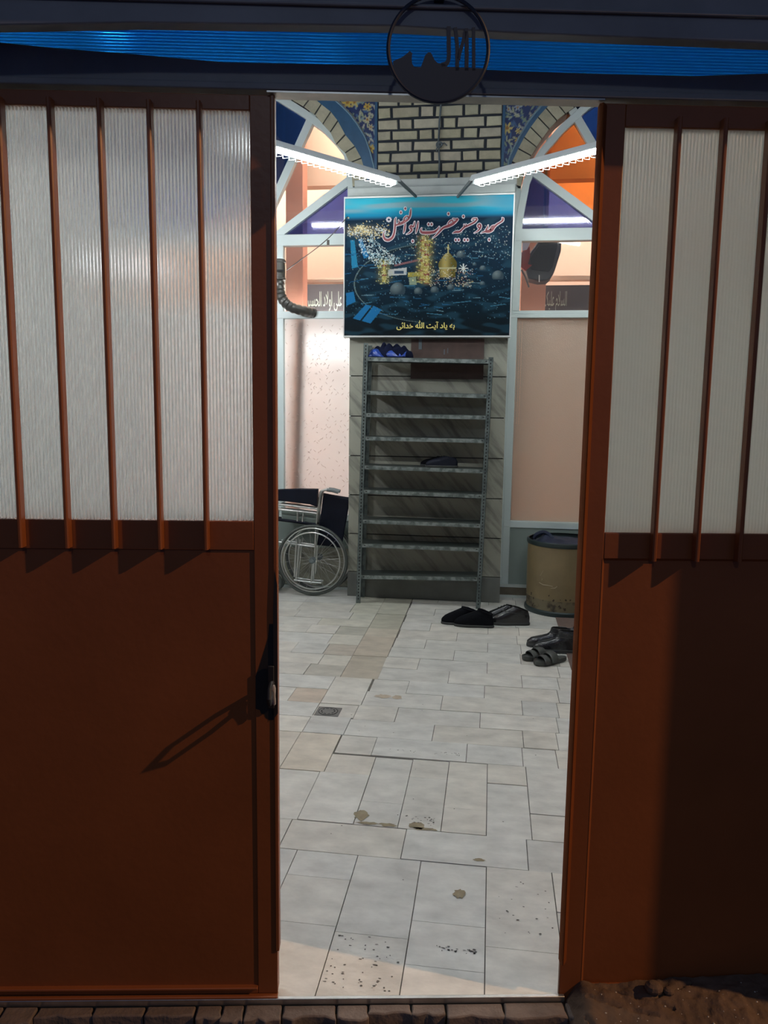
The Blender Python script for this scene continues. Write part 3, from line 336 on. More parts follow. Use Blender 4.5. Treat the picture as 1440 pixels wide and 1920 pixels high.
'awlad': ('425,0 424,5 428,6 431,7 434,8 436,9 438,11 439,13 440,16 441,20 440,22 440,23 440,25 439,26 438,27 437,28 436,29 435,29 434,29 433,28 432,27 431,25 431,24 430,22 430,21 431,20 432,19 433,19 434,18 436,18 437,18 439,19 441,19 442,20 442,15 441,15 439,14 437,14 435,14 433,14 431,14 429,15 428,15 427,16 426,18 426,19 426,21 426,23 426,26 427,28 428,30 430,31 432,33 433,34 436,34 438,34 440,33 441,31 443,29 444,27 445,25 445,22 445,19 445,14 443,10 440,6 436,4 431,2 377,14 377,19 381,19 383,19 385,19 386,19 387,19 386,20 385,21 384,22 382,24 382,26 381,29 382,32 383,35 385,37 387,39 390,40 393,40 395,40 396,40 398,39 399,39 398,35 397,35 396,35 395,35 393,35 391,35 390,34 388,33 387,32 386,31 386,29 386,27 387,26 388,25 389,24 390,23 391,22 392,21 393,21 395,21 396,21 397,21 398,21 399,22 400,22 401,23 403,23 405,19 401,18 397,16 392,15 388,14 382,14 359,14 359,19 362,19 364,19 365,20 366,22 366,24 366,26 365,56 370,56 371,26 371,24 372,22 373,20 374,19 376,19 378,18 379,18 379,17 380,16 379,15 378,14 374,14 373,15 371,15 370,17 369,18 369,19 370,19 368,16 367,15 365,14 362,14 317,14 317,15 317,17 318,19 318,20 319,22 320,24 324,23 323,21 323,20 322,18 322,17 322,16 322,14 322,12 323,10 324,9 326,7 328,6 331,6 333,5 336,5 339,5 342,6 345,6 348,7 350,9 351,10 352,11 352,13 352,14 351,15 350,15 349,16 347,17 345,17 343,18 345,23 347,22 350,21 352,20 354,19 356,19 357,19 358,19 361,18 362,17 362,16 362,15 361,15 360,14 358,14 357,14 357,13 357,12 357,10 355,8 354,6 351,4 348,2 344,1 340,0 335,0 330,1 326,2 322,4 319,6 318,10 291,14 290,56 295,56 296,14 263,0 262,5 265,6 268,7 271,8 273,9 275,11 277,13 278,16 278,20 278,22 277,23 277,25 276,26 276,27 275,28 274,29 273,29 271,29 270,28 269,27 268,25 268,24 268,22 268,21 268,20 269,19 270,19 271,18 273,18 275,18 276,19 278,19 279,20 280,15 278,15 276,14 274,14 272,14 270,14 268,14 267,15 265,15 264,16 264,18 263,19 263,21 263,23 264,26 265,28 266,30 267,31 269,33 271,34 273,34 275,34 277,33 279,31 280,29 281,27 282,25 282,22 282,19 282,14 280,10 277,6 274,4 269,2 248,46 248,47 248,49 248,51 247,53 247,54 247,56 252,56 252,55 252,53 253,51 253,49 253,48 253,46 253,43 253,41 252,38 251,35 250,33 249,30 248,29 247,26 244,24 242,21 239,19 246,19 248,19 249,19 250,20 251,21 251,22 251,24 249,26 247,29 244,32 240,35 236,38 232,41 227,45 230,49 235,45 240,41 243,38 247,35 249,33 252,30 253,28 254,26 255,24 255,22 255,21 255,19 254,18 253,17 252,16 250,15 248,14 245,14 232,14 232,19 237,23 241,27 246,36 248,41 199,17 201,21 202,20 204,19 207,19 209,19 212,19 214,19 215,20 216,21 217,22 217,24 217,25 217,27 216,29 215,31 212,35 209,39 214,42 216,38 219,34 220,31 221,28 222,25 222,23 222,21 221,19 219,17 217,15 214,14 209,14 207,14 205,14 203,14 201,15 200,16 172,14 171,56 176,56 177,14 152,14 152,19 155,19 157,19 158,20 158,22 158,24 158,26 157,56 162,56 163,27 163,24 163,21 163,19 162,17 160,16 158,15 155,14 149,14 147,14 145,14 143,15 142,16 140,18 139,20 139,22 142,24 143,22 144,21 145,20 147,19 149,19 153,18 154,18 154,17 154,16 154,15 153,14 114,14 114,19 117,19 120,19 123,20 126,20 129,21 132,23 134,24 137,25 135,27 133,28 131,29 129,29 126,30 124,30 123,30 122,30 121,30 120,30 119,30 118,29 117,34 119,34 121,35 122,35 124,35 127,35 129,34 132,33 134,32 136,31 138,30 139,29 141,28 143,28 145,28 146,28 146,23 144,23 142,23 140,22 137,21 135,20 133,19 131,17 128,16 125,15 122,14 118,14 63,14 64,19 66,19 67,19 68,19 69,20 70,22 71,24 71,27 72,30 77,29 76,27 76,25 75,24 75,22 75,21 76,20 76,19 77,19 79,19 81,19 82,19 83,19 85,19 85,20 86,22 87,24 87,27 88,31 92,30 92,29 92,27 92,26 92,24 91,23 91,22 91,21 92,20 92,19 93,19 95,19 97,19 99,19 101,20 102,21 102,24 102,25 102,26 102,28 102,30 102,32 102,34 106,34 106,30 107,27 107,24 108,22 109,20 110,19 112,19 115,18 116,18 117,17 117,16 117,15 116,15 115,14 112,14 110,14 109,15 107,16 106,17 106,18 105,19 105,21 106,20 105,18 104,16 102,15 100,14 98,14 96,14 94,14 92,14 90,15 89,16 89,18 88,20 90,20 88,16 86,15 85,14 83,14 80,14 78,14 77,14 75,15 74,16 73,18 72,20 74,21 72,16 70,15 68,14 66,14 48,3 47,3 46,3 45,4 45,5 45,7 46,7 47,8 48,8 49,8 50,7 51,7 51,5 51,4 50,3 49,3 41,14 42,19 45,19 46,19 48,20 49,21 50,22 50,24 51,27 52,31 56,30 56,29 56,28 56,26 55,25 55,24 55,23 55,22 55,21 55,20 56,20 57,19 59,19 61,19 65,18 66,18 66,17 66,16 66,15 65,14 60,14 58,14 56,15 54,15 53,16 53,17 52,18 52,20 54,20 53,18 52,17 51,16 49,15 48,14 46,14 44,14 56,3 55,3 54,3 53,4 53,5 53,7 54,7 55,8 56,8 57,8 58,7 59,7 59,5 59,4 58,3 57,3 18,38 17,38 16,38 15,39 15,40 15,42 16,43 17,43 18,43 19,43 20,43 20,42 21,40 20,39 20,38 19,38 0,14 0,16 0,19 1,21 2,24 7,23 6,20 5,18 5,16 5,14 5,11 6,9 8,7 11,6 14,5 17,5 20,5 23,6 26,7 28,8 29,10 30,12 31,14 31,16 31,18 30,20 30,23 29,25 29,27 28,30 33,31 33,29 34,27 34,26 34,25 35,24 35,23 36,22 37,20 38,19 39,19 40,19 43,18 44,18 44,17 44,16 44,15 43,15 42,14 39,14 37,15 36,16 35,17 34,18 33,19 35,13 35,11 33,8 31,5 29,3 26,2 22,1 17,0 13,0 10,1 7,2 5,4 3,6 1,8 0,11',
 '53,55,54 52,55,53 52,56,55 51,56,52 51,57,56 50,57,51 50,58,57 49,17,50 17,58,50 17,16,58 16,59,58 49,18,17 15,59,16 49,19,18 14,59,15 49,20,19 48,20,49 13,59,14 13,60,59 48,21,20 12,60,13 47,21,48 47,22,21 11,60,12 11,61,60 47,23,22 46,23,47 10,61,11 46,24,23 10,62,61 9,62,10 46,25,24 45,25,46 45,26,25 8,32,9 32,33,9 33,62,9 34,62,33 34,63,62 44,26,45 44,27,26 31,8,32 44,28,27 30,8,31 44,29,28 29,8,30 44,8,29 43,8,44 42,8,43 42,36,8 36,7,8 41,36,42 35,63,34 40,36,41 36,63,35 36,64,63 39,36,40 39,37,36 7,64,36 38,37,39 6,64,7 5,64,6 5,65,64 4,65,5 3,65,4 2,65,3 2,66,65 1,66,2 0,66,1 0,67,66 85,87,86 85,88,87 85,89,88 84,89,85 84,90,89 84,91,90 83,92,84 92,91,84 82,95,83 95,94,83 94,93,83 93,92,83 82,96,95 82,97,96 81,97,82 81,98,97 81,99,98 81,100,99 80,100,81 80,101,100 79,101,80 79,102,101 79,103,102 78,103,79 78,104,103 78,105,104 77,105,78 77,106,105 116,118,117 115,118,116 77,107,106 114,118,115 76,107,77 76,108,107 113,118,114 76,109,108 112,118,113 111,118,112 76,110,109 75,110,76 75,111,110 75,118,111 74,118,75 74,119,118 73,119,74 72,119,73 71,119,72 70,119,71 69,119,70 68,119,69 68,120,119 68,121,120 68,122,121 68,123,122 131,133,132 131,134,133 131,135,134 130,135,131 130,136,135 129,136,130 129,137,136 128,137,129 128,138,137 127,151,128 151,138,128 127,150,151 152,138,151 126,150,127 152,139,138 150,139,152 125,150,126 150,69,139 124,150,125 150,140,69 150,141,140 150,142,141 124,153,150 149,142,150 149,143,142 148,143,149 148,144,143 124,154,153 147,144,148 124,155,154 146,144,147 146,145,144 124,156,155 68,145,146 162,164,163 162,165,164 193,195,194 161,165,162 193,196,195 161,166,165 193,197,196 160,166,161 193,198,197 160,167,166 193,199,198 193,200,199 193,201,200 159,167,160 193,125,201 193,202,125 159,168,167 193,203,202 192,203,193 191,203,192 191,204,203 158,168,159 158,169,168 190,204,191 190,205,204 189,205,190 158,170,169 188,205,189 157,170,158 188,206,205 187,206,188 187,207,206 157,171,170 224,171,157 187,209,207 209,124,207 187,210,209 208,124,209 186,210,187 186,211,210 185,211,186 224,172,171 185,212,211 184,212,185 224,173,172 184,213,212 183,213,184 223,173,224 223,174,173 182,213,183 182,214,213 181,214,182 223,175,174 180,214,181 222,175,223 222,176,175 180,215,214 179,215,180 222,177,176 178,215,179 222,178,177 222,215,178 222,216,215 221,216,222 221,217,216 220,217,221 220,218,217 219,218,220 225,227,226 225,228,227 282,284,283 281,284,282 281,285,284 280,285,281 280,286,285 279,286,280 279,287,286 278,246,279 246,287,279 246,245,287 245,288,287 278,247,246 244,288,245 278,248,247 243,288,244 278,249,248 277,249,278 242,288,243 242,289,288 277,250,249 241,289,242 276,250,277 276,251,250 240,289,241 240,290,289 276,252,251 275,252,276 239,290,240 275,253,252 239,291,290 238,291,239 275,254,253 274,254,275 274,255,254 237,261,238 261,262,238 262,291,238 263,291,262 263,292,291 273,255,274 273,256,255 260,237,261 273,257,256 259,237,260 273,258,257 258,237,259 273,237,258 272,237,273 271,237,272 271,265,237 265,236,237 270,265,271 264,292,263 269,265,270 265,292,264 265,293,292 268,265,269 268,266,265 236,293,265 267,266,268 235,293,236 234,293,235 234,294,293 233,294,234 232,294,233 231,294,232 231,295,294 230,295,231 229,295,230 229,296,295 303,305,304 302,305,303 302,306,305 301,306,302 301,307,306 300,307,301 300,308,307 299,308,300 299,309,308 298,309,299 335,337,336 298,310,309 297,310,298 297,311,310 360,311,297 335,338,337 334,338,335 360,312,311 333,338,334 333,339,338 360,313,312 359,313,360 333,340,339 359,314,313 332,340,333 331,314,359 331,341,314 341,315,314 332,341,340 331,341,332 341,316,315 331,316,341 316,342,341 358,330,331 330,316,331 330,317,316 330,318,317 358,318,330 318,329,330 357,318,358 318,328,329 357,319,318 357,320,319 356,320,357 356,321,320 378,380,379 377,380,378 377,381,380 376,381,377 376,382,381 375,382,376 375,383,382 374,383,375 374,384,383 373,384,374 373,385,384 372,385,373 371,385,372 371,386,385 370,386,371 370,387,386 369,387,370 361,363,362 361,364,363 368,387,369 361,365,364 367,387,368 361,366,365 366,387,367 366,388,387 361,388,366 361,389,388 396,389,361 395,389,396 395,390,389 394,390,395 393,390,394 392,390,393 392,391,390 397,399,398 397,400,399 408,410,409 408,411,410 408,412,411 407,412,408 407,413,412 406,413,407 405,413,406 405,414,413 404,414,405 403,414,404 403,415,414 402,415,403 401,415,402 401,416,415 401,417,416 401,418,417 464,466,465 463,466,464 463,467,466 462,467,463 461,467,462 461,468,467 460,468,461 460,459,468 459,458,468 458,469,468 458,457,469 457,456,469 456,470,469 456,455,470 455,454,470 454,471,470 454,472,471 453,472,454 452,472,453 451,472,452 451,473,472 450,473,451 450,474,473 449,474,450 449,475,474 449,476,475 449,477,476 448,427,449 427,477,449 447,427,448 447,426,427 428,478,427 478,477,427 446,426,447 479,428,478 480,428,479 445,426,446 445,481,426 481,425,426 480,429,428 481,429,480 444,481,445 444,482,481 425,429,481 425,430,429 443,482,444 424,430,425 443,483,482 424,431,430 442,483,443 441,483,442 424,432,431 440,483,441 424,402,432 439,483,440 424,433,402 439,484,483 424,434,433 424,435,434 423,435,424 439,485,484 423,436,435 422,436,423 422,437,436 439,486,485 421,437,422 439,487,486 421,438,437 420,438,421 439,488,487 419,438,420 419,401,438 540,542,541 539,542,540 538,542,539 516,518,517 497,499,498 538,543,542 516,519,518 537,543,538 497,500,499 516,520,519 536,543,537 497,501,500 516,521,520 515,521,516 536,544,543 496,501,497 535,544,536 515,522,521 496,502,501 534,544,535 515,523,522 514,523,515 534,545,544 495,502,496 533,545,534 495,503,502 514,524,523 513,524,514 533,546,545 495,504,503 513,525,524 494,504,495 532,563,533 563,546,533 513,526,525 494,589,504 589,505,504 532,562,563 564,546,563 494,588,589 587,505,589 565,546,564 512,526,513 565,547,546 494,587,588 493,587,494 512,576,526 576,577,526 577,527,526 587,506,505 531,562,532 512,575,576 575,527,577 575,528,527 587,507,506 531,561,562 511,575,512 492,587,493 565,548,547 575,529,528 587,508,507 530,561,531 510,575,511 491,587,492 565,440,548 575,530,529 587,509,508 509,575,510 490,587,491 489,587,490 587,575,509 575,565,530 565,561,530 565,549,440 565,550,549 565,560,561 575,566,565 560,550,565 590,575,587 560,551,550 590,574,575 489,590,587 590,586,587 578,574,575 574,566,575 560,552,551 559,552,560 590,578,574 578,573,574 559,553,552 489,591,590 586,578,590 585,578,586 585,579,578 558,553,559 558,554,553 557,554,558 489,592,591 584,579,585 584,580,579 557,555,554 556,555,557 489,593,592 583,580,584 583,581,580 556,439,555 582,581,583 618,620,619 618,621,620 618,622,621 618,623,622 617,623,618 617,624,623 617,625,624 616,625,617 616,626,625 616,627,626 615,627,616 615,628,627 615,629,628 614,629,615 614,647,629 647,630,629 614,646,647 648,630,647 649,630,648 649,631,630 613,646,614 649,632,631 612,646,613 649,633,632 611,646,612 649,490,633 610,646,611 649,634,490 610,645,646 649,635,634 650,645,649 645,635,649 645,636,635 610,650,645 650,644,645 610,651,650 610,652,651 610,653,652 610,654,653 610,655,654 663,665,664 662,665,663 662,666,665 661,666,662 661,667,666 660,667,661 660,668,667 659,668,660 659,669,668 658,669,659 658,670,669 657,670,658 657,671,670 656,671,657 601,603,602 600,603,601 600,604,603 599,604,600 599,605,604 598,605,599 598,606,605 597,606,598 597,607,606 596,607,597 596,608,607 595,608,596 595,609,608 594,609,595 717,719,718 716,719,717 716,720,719 715,720,716 715,721,720 715,722,721 714,722,715 714,723,722 691,693,692 714,724,723 714,725,724 691,694,693 713,725,714 713,726,725 690,694,691 712,742,713 742,726,713 690,695,694 742,727,726 712,741,742 739,727,742 739,728,727 739,729,728 689,695,690 739,611,729 739,730,611 739,731,730 689,696,695 711,741,712 711,740,741 739,732,731 739,733,732 711,739,740 739,734,733 689,697,696 688,697,689 710,739,711 710,743,739 743,738,739 743,737,738 688,698,697 757,698,688 743,610,737 709,743,710 709,744,743 708,744,709 757,699,698 756,699,757 708,745,744 707,745,708 756,700,699 706,745,707 755,700,756 706,746,745 755,701,700 705,746,706 755,702,701 704,746,705 754,702,755 754,703,702 703,746,704 703,747,746 754,747,703 753,747,754 753,748,747 752,748,753 752,749,748 751,749,752 751,750,749 679,681,680 678,681,679 678,682,681 677,682,678 677,683,682 676,683,677 676,684,683 675,684,676 675,685,684 674,685,675 674,686,685 673,686,674 673,687,686 672,687,673'),
}
# ------------------------------------------------------------------ yard floor
WALL, PIL = 6.42, 6.22
TILES = []; LOW = []
def T(x0, x1, y0, y1, c=(1, 1, 1)): TILES.append((x0, x1, y0, y1, c))
_r = random.Random(3)
def tint(k=0):
    v = 1 + _r.uniform(-.07, .05) - k; w = _r.uniform(-.02, .02)
    return (v+w, v, v-w*1.3)
TAN = (.74, .68, .60); GREY = (.74, .73, .69); PINK = (.90, .78, .69)
XR = lambda y: .247+.088*(y-2.4)                     # the slanting right border course
# near zone, big slabs
for x0, x1, ys in ((-.64, -.422, (1.30, 2.106, 2.342, 2.49)), (-.422, -.20, (1.30, 2.085, 2.49)), (-.20, .025, (1.30, 1.98, 2.172, 2.49)), (.025, .245, (1.30, 2.09, 2.493))):
    for a, b in zip(ys, ys[1:]): T(x0, x1, a, b, tint())
for a, b in ((1.3, 2.1), (2.1, 2.49)): T(-.90, -.64, a, b, tint()); T(-1.2, -.9, a, b, tint())
T(.245, .62, 1.6, 2.28, tint(.05)); T(.245, .62, 2.28, 2.49, tint())
for a, b in ((-1.25, -.71), (-.71, -.272), (-.272, .168), (.168, .60)): T(a, b, 2.49, 2.686, tint(.03))
for x0, x1, ys in ((-.692, -.475, (2.686, 3.084)), (-.475, -.307, (2.686, 2.866, 3.262)), (-.307, -.145, (2.686, 3.098, 3.268)), (-.145, .023, (2.686, 2.866, 3.272)), (.023, .19, (2.686, 3.098, 3.276)), (.19, .62, (2.686, 2.872, 3.28))):
    for a, b in zip(ys, ys[1:]): T(x0, x1, a, b, tint(.03 if b-a < .25 else 0))
T(-.675, -.475, 3.084, 3.262, (1.0, .96, .92))
T(-1.2, -.692, 2.686, 3.084, tint()); T(-.873, -.675, 3.084, 3.47, (1.03, .95, .86)); T(-1.3, -.873, 3.084, 3.47, (1.0, .94, .87)); 
T(-.869, -.665, 3.47, 3.68, tint(.06)); T(-1.3, -.869, 3.47, 3.66, tint()); T(-.866, -.655, 3.68, 3.85, tint(.04)); T(-1.3, -.866, 3.66, 3.85, tint())
rows = [(3.276, 3.47, (-.67, -.5, -.072, .18)), (3.47, 3.665, (-.665, -.24, .19)), (3.665, 3.86, (-.655, -.444, -.0175)), (3.86, 4.067, (-.645, -.225, .2)),
        (4.067, 4.265, (-.635, -.43, 0, )), (4.265, 4.472, (-.62, -.21, .213)), (4.472, 4.682, (-.62, -.408, .012)), (4.682, 4.887, (-.615, -.2, .22))]
y = 4.887; k = 0
while y < 6.5:
    rows.append((y, min(6.5, y+.206), ((-.61, -.40, .012, .23) if k % 2 == 0 else (-.605, -.2, .21)))); y += .206; k += 1
for y0, y1, xs in rows:
    xe = XR((y0+y1)/2)
    xl = [x for x in xs if x < xe-.03] + [xe]
    for a, b in zip(xl, xl[1:]): T(a, b, y0, y1, tint(.02))
    x = xe
    while x < 2.0:
        T(x, min(2.0, x+.40), y0, y1, tint(.02)); x += .40
# left zone
T(-.864, -.645, 3.85, 4.262, tint(-.02)); T(-1.045, -.864, 3.85, 4.055, PINK); T(-1.4, -1.045, 3.85, 4.055, tint()); T(-1.32, -.864, 4.055, 4.262, tint(-.03))
for a, b, c in ((4.262, 4.67, TAN), (4.67, 5.10, (.80, .72, .64)), (5.10, 5.30, (.84, .79, .71)), (5.30, 5.70, (.72, .71, .63)), (5.70, 6.5, (.80, .80, .72))): T(-.838, -.615, a, b, c)
for a, b, c, x0 in ((4.262, 4.465, GREY, -1.06), (4.465, 4.66, (.97, .95, .90), -1.018), (4.66, 4.882, (.78, .72, .66), -1.032), (4.882, 5.11, (.96, .95, .90), -1.05), (5.11, 5.312, (.70, .70, .65), -1.045),
                (5.312, 5.50, (.94, .93, .87), -1.22), (5.50, 5.70, (.92, .93, .86), -1.017), (5.70, 5.95, (.86, .86, .78), -1.05), (5.95, 6.5, (.86, .86, .78), -1.05)):
    T(x0, -.838, a, b, c)
    x = x0
    while x > -3.0:
        w = _r.choice((.21, .42)); T(max(-3.0, x-w), x, a, b, tint(.02)); x -= w
y = 1.2
while y < 4.6:
    LOW.append((-2.2, -1.2, y, y+.4, tint())); LOW.append((-3.0, -2.2, y, y+.4, tint())); y += .4
LOW += [(.55, 2.0, 1.6, 2.45, tint()), (.55, 2.0, 2.45, 3.30, tint())]
def clip_gate(P):
    """keep what lies inside the gate's sill line"""
    f = lambda p: p[0]*GN.x+p[1]*GN.y-(GATE+.001); out = []
    for i in range(len(P)):
        a, b = P[i], P[(i+1) % len(P)]; fa, fb = f(a), f(b)
        if fa >= 0: out.append(a)
        if (fa >= 0) != (fb >= 0): t = fa/(fa-fb); out.append((a[0]+(b[0]-a[0])*t, a[1]+(b[1]-a[1])*t))
    return out
fl = MB(); fl.plan(clip_gate([(-3.0, 1.2), (2.0, 1.2), (2.0, 6.62), (-3.0, 6.62)]), -.10, -.0062, 1)
for i, (x0, x1, y0, y1, c) in enumerate(TILES+LOW):
    g = .0016; h = -.0006*((i*37) % 5)-(.0028 if i >= len(TILES) else 0)
    # near the gate the slabs stop at the turned sill
    pts = [(x0+g, y0+g), (x1-g, y0+g), (x1-g, y1-g), (x0+g, y1-g)]
    z = h; pts = clip_gate(pts); m_ = len(pts)
    if m_ < 3: continue
    fl.add([(x, y, z) for x, y in pts]+[(x, y, -.008) for x, y in pts], [tuple(range(m_))]+[(k, k+m_, (k+1) % m_+m_, (k+1) % m_) for k in range(m_)], 0, c)
def blot(mb, x, y, rx, ry, mi, seed, z=.0006):
    q = random.Random(seed); n = 18
    mb.add([(x, y, z)]+[(x+rx*math.cos(2*PI*k/n)*q.uniform(.6, 1.15), y+ry*math.sin(2*PI*k/n)*q.uniform(.6, 1.15), z) for k in range(n)], [(0, k+1, (k+1) % n+1) for k in range(n)], mi)
# dried mud and worn spots with shapes of their own
for i, (x, y, rx, ry) in enumerate(((-.455, 2.755, .030, .040), (-.42, 2.700, .045, .012), (-.345, 2.70, .035, .014), (-.235, 2.712, .035, .028), (-.20, 2.695, .05, .010), (-.062, 2.325, .022, .026), (.0, 2.525, .022, .010), (-.545, 4.0, .05, .03), (-.47, 4.0, .035, .03))):
    blot(fl, x, y, rx, ry, 2 if i < 7 else 4, i)
q = random.Random(11)
for _ in range(170):                                 # pits of the travertine
    x, y = q.choice(((q.uniform(-.41, -.21), q.uniform(1.86, 2.08)), (q.uniform(-.41, -.21), q.uniform(1.86, 2.08)), (q.uniform(-.12, .0), q.gauss(2.06, .006)), (q.uniform(-.29, -.15), q.uniform(2.72, 2.78)), (q.uniform(-.7, .3), q.uniform(1.85, 4.2)), (q.uniform(.05, .24), q.uniform(2.12, 2.42)), (q.uniform(-.43, -.1), q.uniform(3.33, 3.36))))
    blot(fl, x, y, q.uniform(.0014, .0055), q.uniform(.0012, .0035), 3, int(x*9999))
floor = fl.build('floor', [M['tile'], M['grout'], M['stain'], M['pit'], mat('rust tan patch', (.62, .52, .40), .6, 0, .3, 25)], smooth=False)
tag(floor, kind='structure')

# ------------------------------------------------------------------ back wall with the pilaster
wall = MB()
wall.box(-3.0, 2.0, 6.66, 6.70, 4.45, 5.2)
wb = wall.build('wall_back', M['plaster']); tag(wb, kind='structure')
BY = 6.40
# brick face above the ledge
def BX(px, py=262): return at(px, py, BY)[0]
rows_px = [(176, 195, (747, 774, 830, 859)), (197, 218, (734, 787, 815, 870, 899)), (220, 240, (747, 774, 829, 856, 910)), (241, 260, (734, 785, 812, 867, 897)), (262, 281, (746, 774, 846, 910)),
           (283, 302, (732, 786, 811, 866, 896)), (304, 322, (745, 772, 826, 854, 907)), (324, 340, (734, 785, 837, 865, 895))]
XL, XRR = BX(707), BX(941)
bk = MB(); bk.box(XL, XRR, BY+.012, 6.66, 3.25, 4.5, 1)
q = random.Random(5)
def brick(x0, x1, z0, z1):
    v = q.uniform(.86, 1.1); c = (v, v*q.uniform(.97, 1.02), v*q.uniform(.92, 1.04)); e = .005; y0, y1 = BY, BY+.02
    j = lambda: q.uniform(-.003, .003)
    o = [(x0+j(), z0+j()), (x1+j(), z0+j()), (x1+j(), z1+j()), (x0+j(), z1+j())]
    inn = [(o[0][0]+e, o[0][1]+e), (o[1][0]-e, o[1][1]+e), (o[2][0]-e, o[2][1]-e), (o[3][0]+e, o[3][1]-e)]
    bk.add([(x, y1, z) for x, z in o]+[(x, y0+e, z) for x, z in o]+[(x, y0, z) for x, z in inn],
           [(0, 1, 5, 4), (1, 2, 6, 5), (2, 3, 7, 6), (3, 0, 4, 7), (4, 5, 9, 8), (5, 6, 10, 9), (6, 7, 11, 10), (7, 4, 8, 11), (8, 9, 10, 11)], 0, c)
for ya, yb, js in rows_px:
    z1, z0 = at(824, ya, BY)[1], at(824, yb, BY)[1]
    xs = [XL-.002] + [BX(j, (ya+yb)/2) for j in js] + [XRR+.002]
    for a, b in zip(xs, xs[1:]): brick(a+.010, b-.010, z0+.006, z1-.006)
z = at(824, 176, BY)[1]+.012
for k in range(6):
    xs = [XL, XL+.17+.1*(k % 2), XL+.45, XL+.72-.1*(k % 2), XRR]
    for a, b in zip(xs, xs[1:]): brick(a+.009, b-.009, z, z+.078)
    z += .094
bk.build('brick_face', [M['brick'], M['mortar']], wb)
# the rounded brick courses of the two arches and their blue bands (traced: outer / inner edge)
def pw(p): return at(p[0], p[1], BY)
LO = [(548, 158), (566, 166), (584, 180), (602, 195), (620, 209), (633, 226), (647, 252), (665, 274), (677, 296), (684, 320), (690, 350)]
LI = [(520, 176), (547, 186), (569, 199), (590, 214), (605, 232), (619, 247), (630, 270), (647, 286), (655, 305), (659, 325), (661, 350)]
RO = [(1095, 152), (1078, 160), (1060, 172), (1040, 188), (1024, 202), (1009, 219), (995, 238), (983, 257), (972, 278), (960, 303), (953, 345)]
RI = [(1106, 186), (1094, 190), (1077, 200), (1060, 212), (1044, 225), (1030, 241), (1016, 259), (1006, 275), (996, 291), (984, 315), (976, 350)]
LBAND = [(575, 140), (594, 152), (610, 168), (624, 184), (640, 198), (655, 213), (670, 233), (684, 256), (694, 284), (701, 312), (705, 350)]
RBAND = [(1090, 140), (1072, 150), (1054, 164), (1034, 181), (1018, 195), (1003, 212), (989, 231), (977, 251), (966, 272), (954, 298), (947, 345)]
